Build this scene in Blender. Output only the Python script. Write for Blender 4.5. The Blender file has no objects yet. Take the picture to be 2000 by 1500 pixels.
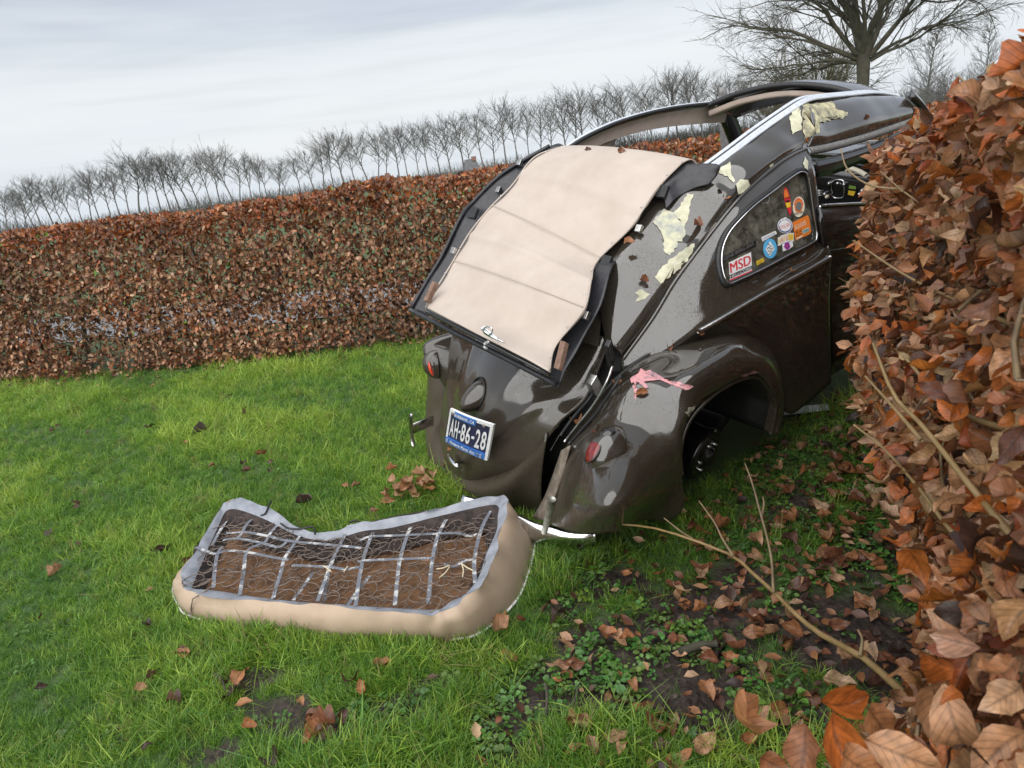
import bpy, bmesh, math, random
import numpy as np
from mathutils import Vector, Matrix
from mathutils.bvhtree import BVHTree
from mathutils.geometry import tessellate_polygon
rng = np.random.default_rng(11)
random.seed(11)
SC = bpy.context.scene
COL = SC.collection
# ------------------------------------------------------------------ camera
F = 1303.0                       # focal length in photo pixels (2000 wide)
CAM_H = 1.42
PITCH = math.atan(428 / F)
ROLL = math.radians(7.85)
_f = np.array([0, math.cos(PITCH), -math.sin(PITCH)])
_r = np.array([1.0, 0, 0])
_d = np.cross(_f, _r)
_R = math.cos(ROLL) * _r + math.sin(ROLL) * _d
_D = -math.sin(ROLL) * _r + math.cos(ROLL) * _d
CAMR = np.array([_R, _D, _f])
cam_data = bpy.data.cameras.new('camera')
cam = bpy.data.objects.new('camera', cam_data)
COL.objects.link(cam)
cam_data.sensor_width = 36.0
cam_data.lens = 36.0 * F / 2000.0
cam_data.clip_start = 0.02
cam_data.clip_end = 3000
cam_data.dof.use_dof = True
cam_data.dof.focus_distance = 2.9
cam_data.dof.aperture_fstop = 13.0
m = Matrix(((_R[0], -_D[0], -_f[0], 0), (_R[1], -_D[1], -_f[1], 0), (_R[2], -_D[2], -_f[2], CAM_H), (0, 0, 0, 1)))
cam.matrix_world = m
SC.camera = cam
# ------------------------------------------------------------------ exposure and light
SC.view_settings.view_transform = 'Standard'
SC.view_settings.look = 'None'
SC.view_settings.gamma = 1.0
SC.view_settings.use_curve_mapping = False
SC.view_settings.exposure = 1.75
SUN_EL, SUN_AZ = math.radians(48), math.radians(205)   # azimuth measured clockwise from +Y: behind the camera, to its left
world = bpy.data.worlds.new('World')
SC.world = world
world.use_nodes = True
wt = world.node_tree
wt.nodes.clear()


def wn(t, **k):
    n = wt.nodes.new(t)
    for a, b in k.items():
        setattr(n, a, b)
    return n


wo = wn('ShaderNodeOutputWorld')
wbg = wn('ShaderNodeBackground')
wbg2 = wn('ShaderNodeBackground')
wsky = wn('ShaderNodeTexSky', sky_type='NISHITA', sun_disc=False, sun_elevation=SUN_EL, sun_rotation=SUN_AZ)
wt.links.new(wsky.outputs[0], wbg.inputs[0])
wbg.inputs[1].default_value = 0.05
geo = wn('ShaderNodeTexCoord')
sep = wn('ShaderNodeSeparateXYZ')
wt.links.new(geo.outputs['Generated'], sep.inputs[0])
# cloud deck: flatten the direction so that clouds stretch along the horizon
mp = wn('ShaderNodeMapping')
mp.inputs['Scale'].default_value = (1.2, 1.2, 9.0)
wt.links.new(geo.outputs['Generated'], mp.inputs[0])
nz = wn('ShaderNodeTexNoise')
nz.inputs['Scale'].default_value = 1.6
nz.inputs['Detail'].default_value = 5
nz.inputs['Roughness'].default_value = 0.5
wt.links.new(mp.outputs[0], nz.inputs['Vector'])
ma = wn('ShaderNodeMath', operation='MULTIPLY_ADD')
wt.links.new(nz.outputs['Fac'], ma.inputs[0])
ma.inputs[1].default_value = 0.22
wt.links.new(sep.outputs['Z'], ma.inputs[2])
cr = wn('ShaderNodeValToRGB')
els = cr.color_ramp.elements
els[0].position = 0.06
els[0].color = (0.78, 0.86, 0.95, 1)
els[1].position = 0.85
els[1].color = (0.60, 0.65, 0.72, 1)
for p, c in ((0.15, (0.80, 0.85, 0.91, 1)), (0.22, (0.90, 0.92, 0.94, 1)), (0.28, (0.84, 0.88, 0.91, 1)), (0.335, (0.65, 0.70, 0.78, 1)), (0.42, (0.59, 0.64, 0.73, 1))):
    e = els.new(p)
    e.color = c
wt.links.new(ma.outputs[0], cr.inputs[0])
mp2 = wn('ShaderNodeMapping')
mp2.inputs['Scale'].default_value = (1.6, 1.6, 26.0)
wt.links.new(geo.outputs['Generated'], mp2.inputs[0])
nz2 = wn('ShaderNodeTexNoise')
nz2.inputs['Scale'].default_value = 2.3
nz2.inputs['Detail'].default_value = 6
nz2.inputs['Distortion'].default_value = 0.4
wt.links.new(mp2.outputs[0], nz2.inputs['Vector'])
mr2 = wn('ShaderNodeMapRange')
mr2.inputs[1].default_value = 0.50
mr2.inputs[2].default_value = 0.72
mr2.inputs[3].default_value = 1.0
mr2.inputs[4].default_value = 0.94
wt.links.new(nz2.outputs['Fac'], mr2.inputs[0])
mxs = wn('ShaderNodeMix', data_type='RGBA', blend_type='MULTIPLY')
mxs.inputs['Factor'].default_value = 1.0
wt.links.new(cr.outputs[0], mxs.inputs['A'])
wt.links.new(mr2.outputs[0], mxs.inputs['B'])
wt.links.new(mxs.outputs['Result'], wbg2.inputs[0])
wbg2.inputs[1].default_value = 0.29
wmx = wn('ShaderNodeMixShader')
wmx.inputs[0].default_value = 0.93
wt.links.new(wbg.outputs[0], wmx.inputs[1])
wt.links.new(wbg2.outputs[0], wmx.inputs[2])
wt.links.new(wmx.outputs[0], wo.inputs[0])
sun_d = bpy.data.lights.new('sun', 'SUN')
sun_d.energy = 1.5
sun_d.angle = math.radians(105)
sun_d.color = (1.0, 0.975, 0.94)
sun = bpy.data.objects.new('sun', sun_d)
COL.objects.link(sun)
sd = Vector((math.sin(SUN_AZ) * math.cos(SUN_EL), math.cos(SUN_AZ) * math.cos(SUN_EL), math.sin(SUN_EL)))
sun.rotation_euler = sd.to_track_quat('Z', 'Y').to_euler()
SC.cycles.use_denoising = True
SC.cycles.max_bounces = 8
SC.cycles.transparent_max_bounces = 8


# ------------------------------------------------------------------ measuring helpers
def ray(u, v):
    return np.array([(u - 1000) / F, (v - 750) / F, 1.0]) @ CAMR


def gnd(u, v, z=0.0):
    d = ray(u, v)
    t = (z - CAM_H) / d[2]
    return np.array([d[0] * t, d[1] * t, z])


def far(u, v, dist):
    d = ray(u, v)
    t = dist / math.hypot(d[0], d[1])
    return np.array([d[0] * t, d[1] * t, CAM_H + d[2] * t])


def _rot(a, b, g):
    return np.array(Matrix.Rotation(a, 3, 'Z') @ Matrix.Rotation(b, 3, 'Y') @ Matrix.Rotation(g, 3, 'X'))


CA = _rot(*[math.radians(q) for q in (36.0, -9.3, 6.5)])
CT = np.array([0.405, 3.11, -1.512 + CAM_H])
CAM0 = (np.array([0, 0, CAM_H]) - CT) @ CA          # the camera in car coordinates


def c2w(p):
    return np.asarray(p) @ CA.T + CT


def w2c(p):
    return (np.asarray(p) - CT) @ CA


def hit(u, v, ax, val):
    """point of the car on the plane ax = val (car metres: x forward, y to its left, z up)"""
    i = 'xyz'.index(ax)
    d = ray(u, v) @ CA
    return CAM0 + d * (val - CAM0[i]) / d[i]


def hk(u, v, a, k=0.08):
    d = ray(u, v) @ CA
    return CAM0 + d * (a + k * CAM0[1] - CAM0[0]) / (d[0] - k * d[1])


# ------------------------------------------------------------------ mesh helpers
def mk(name, verts, faces, mat=None, parent=None, smooth=True, attrs=None):
    me = bpy.data.meshes.new(name)
    verts = np.asarray(verts, float)
    me.from_pydata(verts.tolist(), [], [tuple(int(i) for i in f) for f in faces])
    if mat is not None:
        me.materials.append(mat)
    if smooth:
        me.polygons.foreach_set('use_smooth', np.ones(len(me.polygons), bool))
    me.update()
    o = bpy.data.objects.new(name, me)
    COL.objects.link(o)
    if parent is not None:
        o.parent = parent
    return o


def mkbig(name, V, FQ, mat, parent=None, cols=None, luv=None, smooth=True):
    """fast mesh from arrays: V (n,3), FQ list of (m,k) index arrays"""
    me = bpy.data.meshes.new(name)
    n = len(V)
    me.vertices.add(n)
    me.vertices.foreach_set('co', np.ascontiguousarray(V, np.float32).ravel())
    loops = np.concatenate([f.ravel() for f in FQ])
    sizes = np.concatenate([np.full(len(f), f.shape[1]) for f in FQ])
    starts = np.concatenate([[0], np.cumsum(sizes)[:-1]])
    me.loops.add(len(loops))
    me.loops.foreach_set('vertex_index', loops.astype(np.int32))
    me.polygons.add(len(sizes))
    me.polygons.foreach_set('loop_start', starts.astype(np.int32))
    me.polygons.foreach_set('loop_total', sizes.astype(np.int32))
    if smooth:
        me.polygons.foreach_set('use_smooth', np.ones(len(sizes), bool))
    me.update(calc_edges=True)
    if cols is not None:
        a = me.attributes.new('tint', 'FLOAT_COLOR', 'POINT')
        c4 = np.ones((n, 4), np.float32)
        c4[:, :3] = cols
        a.data.foreach_set('color', c4.ravel())
    if luv is not None:
        a = me.attributes.new('luv', 'FLOAT_VECTOR', 'POINT')
        l3 = np.zeros((n, 3), np.float32)
        l3[:, :2] = luv
        a.data.foreach_set('vector', l3.ravel())
    if mat is not None:
        me.materials.append(mat)
    o = bpy.data.objects.new(name, me)
    COL.objects.link(o)
    if parent is not None:
        o.parent = parent
    return o


def empty(name, loc=(0, 0, 0)):
    o = bpy.data.objects.new(name, None)
    COL.objects.link(o)
    o.location = loc
    o.empty_display_size = 0.1
    return o


def tag(o, label=None, cat=None, group=None, kind=None):
    if label:
        o['label'] = label
    if cat:
        o['category'] = cat
    if group:
        o['group'] = group
    if kind:
        o['kind'] = kind
    return o


def cr1(P, n):
    """Catmull-Rom resample of control points along axis 0 to n points"""
    P = np.asarray(P, float)
    N = len(P)
    if N == 2:
        t = np.linspace(0, 1, n).reshape((-1,) + (1,) * (P.ndim - 1))
        return P[0] * (1 - t) + P[1] * t
    E = np.concatenate([[2 * P[0] - P[1]], P, [2 * P[-1] - P[-2]]])
    s = np.linspace(0, N - 1, n)
    i = np.minimum(s.astype(int), N - 2)
    t = (s - i).reshape((-1,) + (1,) * (P.ndim - 1))
    a, b, c, d = E[i], E[i + 1], E[i + 2], E[i + 3]
    return 0.5 * (2 * b + (c - a) * t + (2 * a - 5 * b + 4 * c - d) * t ** 2 + (3 * b - a - 3 * c + d) * t ** 3)


def grid_pts(ctrl, nu, nv):
    P = cr1(np.asarray(ctrl, float), nu)
    P = cr1(np.swapaxes(P, 0, 1), nv)
    return np.swapaxes(P, 0, 1)          # (nu,nv,3)


def grid_faces(nu, nv, wrap=False, off=0):
    i, j = np.meshgrid(np.arange(nu - 1), np.arange(nv if wrap else nv - 1), indexing='ij')
    j2 = (j + 1) % nv
    return off + np.stack([i * nv + j, (i + 1) * nv + j, (i + 1) * nv + j2, i * nv + j2], -1).reshape(-1, 4)


def vnoise(P, freq, seed=0):
    """smooth pseudo-noise in -1..1 from sums of sines"""
    r = np.random.default_rng(seed)
    out = np.zeros(P.shape[:-1])
    for k in range(6):
        w = r.normal(size=3) * freq * (0.6 + 0.25 * k)
        out += np.sin(P @ w + r.uniform(0, 6.28)) / (1 + 0.4 * k)
    return out / 3.2


def grid_norm(P):
    du = np.gradient(P, axis=0)
    dv = np.gradient(P, axis=1)
    n = np.cross(du, dv)
    return n / (np.linalg.norm(n, axis=-1, keepdims=True) + 1e-12)


SURF = []            # (verts, faces) of car panels for dropping details on to them


def patch(name, ctrl, nu, nv, mat, parent, disp=None, thick=0.0, cast=True, mask=None, flip=False):
    P = grid_pts(ctrl, nu, nv)
    N = grid_norm(P)
    # turn normals to the camera side
    c = P.reshape(-1, 3).mean(0)
    if ((CAM0 - c) @ N.reshape(-1, 3).mean(0)) < 0:
        N = -N
        flip = True
    if disp is not None:
        P = P + N * disp(P)[..., None]
    Fc = grid_faces(nu, nv)
    if flip:
        Fc = Fc[:, ::-1]
    V = P.reshape(-1, 3)
    if mask is not None:
        keep = np.array([not mask(V[f].mean(0)) for f in Fc])
        cut = Fc[keep]
    else:
        cut = Fc
    o = mk(name, V, cut, mat, parent)
    if cast:
        SURF.append((V, Fc))
    if thick:
        md = o.modifiers.new('thickness', 'SOLIDIFY')
        md.thickness = thick
        md.offset = -1
    return o


def build_bvh():
    V, Fs, off = [], [], 0
    for v, f in SURF:
        V.extend([Vector(q) for q in v])
        Fs.extend([[int(i) + off for i in q] for q in f])
        off += len(v)
    return BVHTree.FromPolygons(V, Fs)


def tube_arr(pts, rad, sides=6, cap=True):
    pts = np.asarray(pts, float)
    n = len(pts)
    rad = np.broadcast_to(np.asarray(rad, float), (n,))
    T = np.gradient(pts, axis=0)
    T /= np.linalg.norm(T, axis=1, keepdims=True) + 1e-12
    up = np.array([0, 0, 1.0]) if abs(T[:, 2]).mean() < 0.9 else np.array([1.0, 0, 0])
    A = np.cross(T, up)
    A /= np.linalg.norm(A, axis=1, keepdims=True) + 1e-12
    B = np.cross(T, A)
    th = np.linspace(0, 2 * np.pi, sides, endpoint=False)
    V = pts[:, None] + rad[:, None, None] * (np.cos(th)[None, :, None] * A[:, None] + np.sin(th)[None, :, None] * B[:, None])
    return V.reshape(-1, 3), grid_faces(n, sides, wrap=True)


def tube(name, pts, rad, mat, parent=None, sides=8, closed=False):
    pts = np.asarray(pts, float)
    if closed:
        pts = np.concatenate([pts, pts[:1]])
    V, Fc = tube_arr(pts, rad, sides)
    fl = [list(f) for f in Fc]
    if not closed:
        fl.append(list(range(sides))[::-1])
        fl.append(list(range(len(V) - sides, len(V))))
    return mk(name, V, fl, mat, parent)


def strip(name, L, Rr, mat, parent, thick=0.004, n=None):
    L = np.asarray(L, float)
    Rr = np.asarray(Rr, float)
    if n:
        L = cr1(L, n)
        Rr = cr1(Rr, n)
    k = len(L)
    V = np.stack([L, Rr], 1).reshape(-1, 3)
    o = mk(name, V, grid_faces(k, 2), mat, parent)
    md = o.modifiers.new('thickness', 'SOLIDIFY')
    md.thickness = thick
    md.offset = 0
    return o


def box_arr(c, ax, ay, az):
    c, ax, ay, az = [np.asarray(q, float) for q in (c, ax, ay, az)]
    V = [c + sx * ax + sy * ay + sz * az for sx in (-1, 1) for sy in (-1, 1) for sz in (-1, 1)]
    Fc = [(0, 1, 3, 2), (4, 6, 7, 5), (0, 4, 5, 1), (2, 3, 7, 6), (0, 2, 6, 4), (1, 5, 7, 3)]
    return V, Fc


def box(name, c, ax, ay, az, mat, parent, bev=0.0):
    V, Fc = box_arr(c, ax, ay, az)
    o = mk(name, V, Fc, mat, parent, smooth=False)
    if bev:
        md = o.modifiers.new('edge', 'BEVEL')
        md.width = bev
        md.segments = 2
    return o


def text_mesh(name, s, size, mat, parent, M, align='CENTER', extrude=0.0006, shear=0.0, xs=1.0):
    cu = bpy.data.curves.new(name, 'FONT')
    cu.body = s
    cu.size = size
    cu.align_x = align
    cu.align_y = 'CENTER'
    cu.extrude = extrude
    cu.shear = shear
    cu.resolution_u = 3
    t = bpy.data.objects.new(name, cu)
    COL.objects.link(t)
    dg = bpy.context.evaluated_depsgraph_get()
    me = bpy.data.meshes.new_from_object(t.evaluated_get(dg))
    bpy.data.objects.remove(t)
    bpy.data.curves.remove(cu)
    n = len(me.vertices)
    co = np.zeros(n * 3)
    me.vertices.foreach_get('co', co)
    co = co.reshape(-1, 3)
    co[:, 0] *= xs
    co = co @ np.array(M)[:3, :3].T + np.array(M)[:3, 3]
    me.vertices.foreach_set('co', co.ravel())
    me.materials.clear()
    me.materials.append(mat)
    me.update()
    me.name = name
    o = bpy.data.objects.new(name, me)
    COL.objects.link(o)
    o.parent = parent
    return o


# ------------------------------------------------------------------ materials
def newmat(name):
    mt = bpy.data.materials.new(name)
    mt.use_nodes = True
    nt = mt.node_tree
    return mt, nt, nt.nodes['Principled BSDF']


def simple(name, col, rough=0.5, metal=0.0, var=0.0, scale=30.0, bump=0.0, col2=None, coat=0.0, spec=0.5, detail=4, lo=0.35, hi=0.65):
    mt, nt, b = newmat(name)
    b.inputs['Base Color'].default_value = (*col, 1)
    b.inputs['Roughness'].default_value = rough
    b.inputs['Metallic'].default_value = metal
    b.inputs['Coat Weight'].default_value = coat
    b.inputs['Specular IOR Level'].default_value = spec
    if var or bump or col2:
        tc = nt.nodes.new('ShaderNodeTexCoord')
        n = nt.nodes.new('ShaderNodeTexNoise')
        n.inputs['Scale'].default_value = scale
        n.inputs['Detail'].default_value = detail
        n.inputs['Roughness'].default_value = 0.65
        nt.links.new(tc.outputs['Object'], n.inputs['Vector'])
        r = nt.nodes.new('ShaderNodeValToRGB')
        r.color_ramp.elements[0].position = lo
        r.color_ramp.elements[1].position = hi
        c2 = col2 or tuple(min(1, q * (1 + var)) for q in col)
        c1 = col if col2 else tuple(q * (1 - var) for q in col)
        r.color_ramp.elements[0].color = (*c1, 1)
        r.color_ramp.elements[1].color = (*c2, 1)
        nt.links.new(n.outputs['Fac'], r.inputs[0])
        nt.links.new(r.outputs[0], b.inputs['Base Color'])
        if bump:
            bp = nt.nodes.new('ShaderNodeBump')
            bp.inputs['Strength'].default_value = bump
            bp.inputs['Distance'].default_value = 0.005
            nt.links.new(n.outputs['Fac'], bp.inputs['Height'])
            nt.links.new(bp.outputs[0], b.inputs['Normal'])
    return mt


def paint_mat():
    mt, nt, b = newmat('dark_brown_paint')
    L = nt.links.new
    tc = nt.nodes.new('ShaderNodeTexCoord')
    n1 = nt.nodes.new('ShaderNodeTexNoise')
    n1.inputs['Scale'].default_value = 3.0
    n1.inputs['Detail'].default_value = 6
    n1.inputs['Roughness'].default_value = 0.7
    n2 = nt.nodes.new('ShaderNodeTexNoise')
    n2.inputs['Scale'].default_value = 160.0
    n2.inputs['Detail'].default_value = 2
    vo = nt.nodes.new('ShaderNodeTexVoronoi')
    vo.inputs['Scale'].default_value = 55.0
    for q in (n1, n2, vo):
        L(tc.outputs['Object'], q.inputs['Vector'])
    # speckled mud: fine grit where the large noise is high
    r1 = nt.nodes.new('ShaderNodeMapRange')
    r1.inputs[1].default_value = 0.42
    r1.inputs[2].default_value = 0.66
    L(n1.outputs['Fac'], r1.inputs[0])
    r2 = nt.nodes.new('ShaderNodeMapRange')
    r2.inputs[1].default_value = 0.50
    r2.inputs[2].default_value = 0.66
    L(n2.outputs['Fac'], r2.inputs[0])
    mu = nt.nodes.new('ShaderNodeMath')
    mu.operation = 'MULTIPLY'
    L(r1.outputs[0], mu.inputs[0])
    L(r2.outputs[0], mu.inputs[1])
    # flecks (bits of leaf stuck on the wet paint)
    r3 = nt.nodes.new('ShaderNodeMapRange')
    r3.inputs[1].default_value = 0.11
    r3.inputs[2].default_value = 0.06
    L(vo.outputs['Distance'], r3.inputs[0])
    sc = nt.nodes.new('ShaderNodeSeparateColor')
    L(vo.outputs['Color'], sc.inputs[0])
    r4 = nt.nodes.new('ShaderNodeMath')
    r4.operation = 'GREATER_THAN'
    r4.inputs[1].default_value = 0.72
    L(sc.outputs[0], r4.inputs[0])
    fl = nt.nodes.new('ShaderNodeMath')
    fl.operation = 'MULTIPLY'
    L(r3.outputs[0], fl.inputs[0])
    L(r4.outputs[0], fl.inputs[1])
    mx = nt.nodes.new('ShaderNodeMix')
    mx.data_type = 'RGBA'
    mx.inputs['A'].default_value = (0.030, 0.0255, 0.020, 1)
    mx.inputs['B'].default_value = (0.080, 0.064, 0.046, 1)
    # more splashed soil towards the sill and the tail's lower edge
    sx = nt.nodes.new('ShaderNodeSeparateXYZ')
    L(tc.outputs['Object'], sx.inputs[0])
    lowz = nt.nodes.new('ShaderNodeMapRange')
    lowz.inputs[1].default_value = 0.92
    lowz.inputs[2].default_value = 0.20
    lowz.inputs[3].default_value = 0.0
    lowz.inputs[4].default_value = 0.95
    L(sx.outputs['Z'], lowz.inputs[0])
    n3 = nt.nodes.new('ShaderNodeTexNoise')
    n3.inputs['Scale'].default_value = 26.0
    n3.inputs['Detail'].default_value = 7
    n3.inputs['Roughness'].default_value = 0.8
    L(tc.outputs['Object'], n3.inputs['Vector'])
    r6 = nt.nodes.new('ShaderNodeMapRange')
    r6.inputs[1].default_value = 0.20
    r6.inputs[2].default_value = 0.50
    L(n3.outputs['Fac'], r6.inputs[0])
    lm = nt.nodes.new('ShaderNodeMath')
    lm.operation = 'MULTIPLY'
    L(lowz.outputs[0], lm.inputs[0])
    L(r6.outputs[0], lm.inputs[1])
    m0 = nt.nodes.new('ShaderNodeMath')
    m0.operation = 'MULTIPLY'
    m0.inputs[1].default_value = 0.36
    L(mu.outputs[0], m0.inputs[0])
    ma_ = nt.nodes.new('ShaderNodeMath')
    ma_.operation = 'MAXIMUM'
    L(m0.outputs[0], ma_.inputs[0])
    L(lm.outputs[0], ma_.inputs[1])
    L(ma_.outputs[0], mx.inputs['Factor'])
    mx2 = nt.nodes.new('ShaderNodeMix')
    mx2.data_type = 'RGBA'
    mx2.inputs['B'].default_value = (0.05, 0.03, 0.018, 1)
    L(mx.outputs['Result'], mx2.inputs['A'])
    L(fl.outputs[0], mx2.inputs['Factor'])
    L(mx2.outputs['Result'], b.inputs['Base Color'])
    rr = nt.nodes.new('ShaderNodeMath')
    rr.operation = 'MAXIMUM'
    L(ma_.outputs[0], rr.inputs[0])
    L(fl.outputs[0], rr.inputs[1])
    r5 = nt.nodes.new('ShaderNodeMapRange')
    r5.inputs[3].default_value = 0.055
    r5.inputs[4].default_value = 0.5
    L(rr.outputs[0], r5.inputs[0])
    L(r5.outputs[0], b.inputs['Roughness'])
    b.inputs['IOR'].default_value = 1.55
    # scuffed dull patches, long scratches
    n4 = nt.nodes.new('ShaderNodeTexNoise')
    n4.inputs['Scale'].default_value = 5.5
    n4.inputs['Detail'].default_value = 9
    n4.inputs['Roughness'].default_value = 0.72
    n4.inputs['Distortion'].default_value = 0.6
    L(tc.outputs['Object'], n4.inputs['Vector'])
    r7 = nt.nodes.new('ShaderNodeMapRange')
    r7.inputs[1].default_value = 0.54
    r7.inputs[2].default_value = 0.66
    r7.inputs[4].default_value = 0.30
    L(n4.outputs['Fac'], r7.inputs[0])
    rsum = nt.nodes.new('ShaderNodeMath')
    rsum.operation = 'ADD'
    L(r5.outputs[0], rsum.inputs[0])
    L(r7.outputs[0], rsum.inputs[1])
    L(rsum.outputs[0], b.inputs['Roughness'])
    cw = nt.nodes.new('ShaderNodeMapRange')
    cw.inputs[1].default_value = 0.0
    cw.inputs[2].default_value = 0.45
    cw.inputs[3].default_value = 1.0
    cw.inputs[4].default_value = 0.0
    L(rr.outputs[0], cw.inputs[0])
    L(cw.outputs[0], b.inputs['Coat Weight'])
    cro = nt.nodes.new('ShaderNodeMath')
    cro.operation = 'MULTIPLY_ADD'
    cro.inputs[1].default_value = 1.0
    cro.inputs[2].default_value = 0.03
    L(r7.outputs[0], cro.inputs[0])
    L(cro.outputs[0], b.inputs['Coat Roughness'])
    spw = nt.nodes.new('ShaderNodeMapRange')
    spw.inputs[2].default_value = 0.6
    spw.inputs[3].default_value = 0.62
    spw.inputs[4].default_value = 0.15
    L(rr.outputs[0], spw.inputs[0])
    L(spw.outputs[0], b.inputs['Specular IOR Level'])
    bp = nt.nodes.new('ShaderNodeBump')
    bp.inputs['Strength'].default_value = 0.12
    bp.inputs['Distance'].default_value = 0.003
    L(rr.outputs[0], bp.inputs['Height'])
    L(bp.outputs[0], b.inputs['Normal'])
    return mt


def leaf_mat(name, src, veins=True, trans=0.25, rough=0.42):
    """src: 'attr' reads the per-leaf tint attribute, 'obj' the object's own colour, 'inst' the instancer's tint"""
    mt, nt, b = newmat(name)
    L = nt.links.new
    if src == 'attr':
        c = nt.nodes.new('ShaderNodeAttribute')
        c.attribute_name = 'tint'
        colr = c.outputs['Color']
    elif src == 'inst':
        c = nt.nodes.new('ShaderNodeAttribute')
        c.attribute_type = 'INSTANCER'
        c.attribute_name = 'tint'
        colr = c.outputs['Color']
    else:
        c = nt.nodes.new('ShaderNodeObjectInfo')
        colr = c.outputs['Color']
    tc = nt.nodes.new('ShaderNodeTexCoord')
    nz_ = nt.nodes.new('ShaderNodeTexNoise')
    nz_.inputs['Scale'].default_value = 5.0 if src == 'obj' else 45.0
    nz_.inputs['Detail'].default_value = 5
    L(tc.outputs['Object'], nz_.inputs['Vector'])
    rp = nt.nodes.new('ShaderNodeMapRange')
    rp.inputs[1].default_value = 0.3
    rp.inputs[2].default_value = 0.7
    rp.inputs[3].default_value = 0.62
    rp.inputs[4].default_value = 1.3
    L(nz_.outputs['Fac'], rp.inputs[0])
    mul = nt.nodes.new('ShaderNodeMix')
    mul.data_type = 'RGBA'
    mul.blend_type = 'MULTIPLY'
    mul.inputs['Factor'].default_value = 1.0
    L(colr, mul.inputs['A'])
    L(rp.outputs[0], mul.inputs['B'])
    out = mul.outputs['Result']
    if veins:
        a = nt.nodes.new('ShaderNodeAttribute')
        a.attribute_name = 'luv'
        sp = nt.nodes.new('ShaderNodeSeparateXYZ')
        L(a.outputs['Vector'], sp.inputs[0])
        ab = nt.nodes.new('ShaderNodeMath')
        ab.operation = 'ABSOLUTE'
        L(sp.outputs['Y'], ab.inputs[0])
        # side veins: sin(freq*(x - 0.35*|y|))
        k = nt.nodes.new('ShaderNodeMath')
        k.operation = 'MULTIPLY_ADD'
        k.inputs[1].default_value = -0.5
        L(ab.outputs[0], k.inputs[0])
        L(sp.outputs['X'], k.inputs[2])
        k2 = nt.nodes.new('ShaderNodeMath')
        k2.operation = 'MULTIPLY'
        k2.inputs[1].default_value = 46.0
        L(k.outputs[0], k2.inputs[0])
        si = nt.nodes.new('ShaderNodeMath')
        si.operation = 'SINE'
        L(k2.outputs[0], si.inputs[0])
        mr = nt.nodes.new('ShaderNodeMapRange')
        mr.inputs[1].default_value = 0.55
        mr.inputs[2].default_value = 1.0
        mr.inputs[3].default_value = 1.0
        mr.inputs[4].default_value = 0.74
        L(si.outputs[0], mr.inputs[0])
        mm = nt.nodes.new('ShaderNodeMapRange')
        mm.inputs[1].default_value = 0.02
        mm.inputs[2].default_value = 0.07
        mm.inputs[3].default_value = 0.62
        mm.inputs[4].default_value = 1.0
        L(ab.outputs[0], mm.inputs[0])
        mv = nt.nodes.new('ShaderNodeMath')
        mv.operation = 'MULTIPLY'
        L(mr.outputs[0], mv.inputs[0])
        L(mm.outputs[0], mv.inputs[1])
        m2 = nt.nodes.new('ShaderNodeMix')
        m2.data_type = 'RGBA'
        m2.blend_type = 'MULTIPLY'
        m2.inputs['Factor'].default_value = 1.0
        L(out, m2.inputs['A'])
        L(mv.outputs[0], m2.inputs['B'])
        out = m2.outputs['Result']
        bp = nt.nodes.new('ShaderNodeBump')
        bp.inputs['Strength'].default_value = 0.35
        bp.inputs['Distance'].default_value = 0.002
        L(mv.outputs[0], bp.inputs['Height'])
        L(bp.outputs[0], b.inputs['Normal'])
    L(out, b.inputs['Base Color'])
    b.inputs['Roughness'].default_value = rough
    b.inputs['Specular IOR Level'].default_value = 0.45
    if trans:
        tr = nt.nodes.new('ShaderNodeBsdfTranslucent')
        L(out, tr.inputs['Color'])
        ms = nt.nodes.new('ShaderNodeMixShader')
        ms.inputs[0].default_value = trans
        L(b.outputs[0], ms.inputs[1])
        L(tr.outputs[0], ms.inputs[2])
        L(ms.outputs[0], nt.nodes['Material Output'].inputs['Surface'])
    return mt


PAINT = paint_mat()
CHROME = simple('chrome', (0.75, 0.76, 0.78), 0.12, 1.0, var=0.15, scale=40)
DIRTY_CHROME = simple('dull_chrome', (0.62, 0.62, 0.62), 0.28, 1.0, col2=(0.35, 0.33, 0.30), scale=60)
ALU = simple('bright_trim', (0.74, 0.77, 0.82), 0.38, 0.55, var=0.12, scale=50)
RUBBER = simple('black_rubber', (0.012, 0.012, 0.013), 0.5, var=0.3, scale=40)
BLACK = simple('black_underside', (0.008, 0.008, 0.008), 0.6, var=0.3, scale=20)
BLACKGLOSS = simple('black_gloss', (0.012, 0.011, 0.011), 0.18, var=0.3, scale=20, coat=0.4)
VINYL = simple('black_vinyl', (0.022, 0.022, 0.026), 0.42, var=0.35, scale=45, bump=0.12)
CANVAS = simple('beige_headliner', (0.375, 0.318, 0.274), 0.75, col2=(0.435, 0.375, 0.328), scale=5, bump=0.08, detail=8, spec=0.25)
LINING = simple('pinkish_lining', (0.48, 0.385, 0.33), 0.8, col2=(0.58, 0.475, 0.41), scale=10)
FILLER = simple('yellow_filler', (0.36, 0.35, 0.24), 0.7, col2=(0.58, 0.57, 0.43), scale=30, bump=0.3, lo=0.3, hi=0.7)
FILLER_GREY = simple('scraped_filler', (0.13, 0.125, 0.10), 0.6, col2=(0.50, 0.46, 0.28), scale=26, bump=0.5)
PRIMER = simple('primer_grey', (0.22, 0.235, 0.235), 0.45, col2=(0.50, 0.48, 0.32), scale=22)
PINK = simple('pink_primer', (0.58, 0.27, 0.28), 0.6, col2=(0.22, 0.15, 0.18), scale=26, lo=0.45, hi=0.72)
RUSTY = simple('rusty_flange', (0.10, 0.075, 0.055), 0.7, col2=(0.20, 0.165, 0.13), scale=35, bump=0.3)
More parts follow.
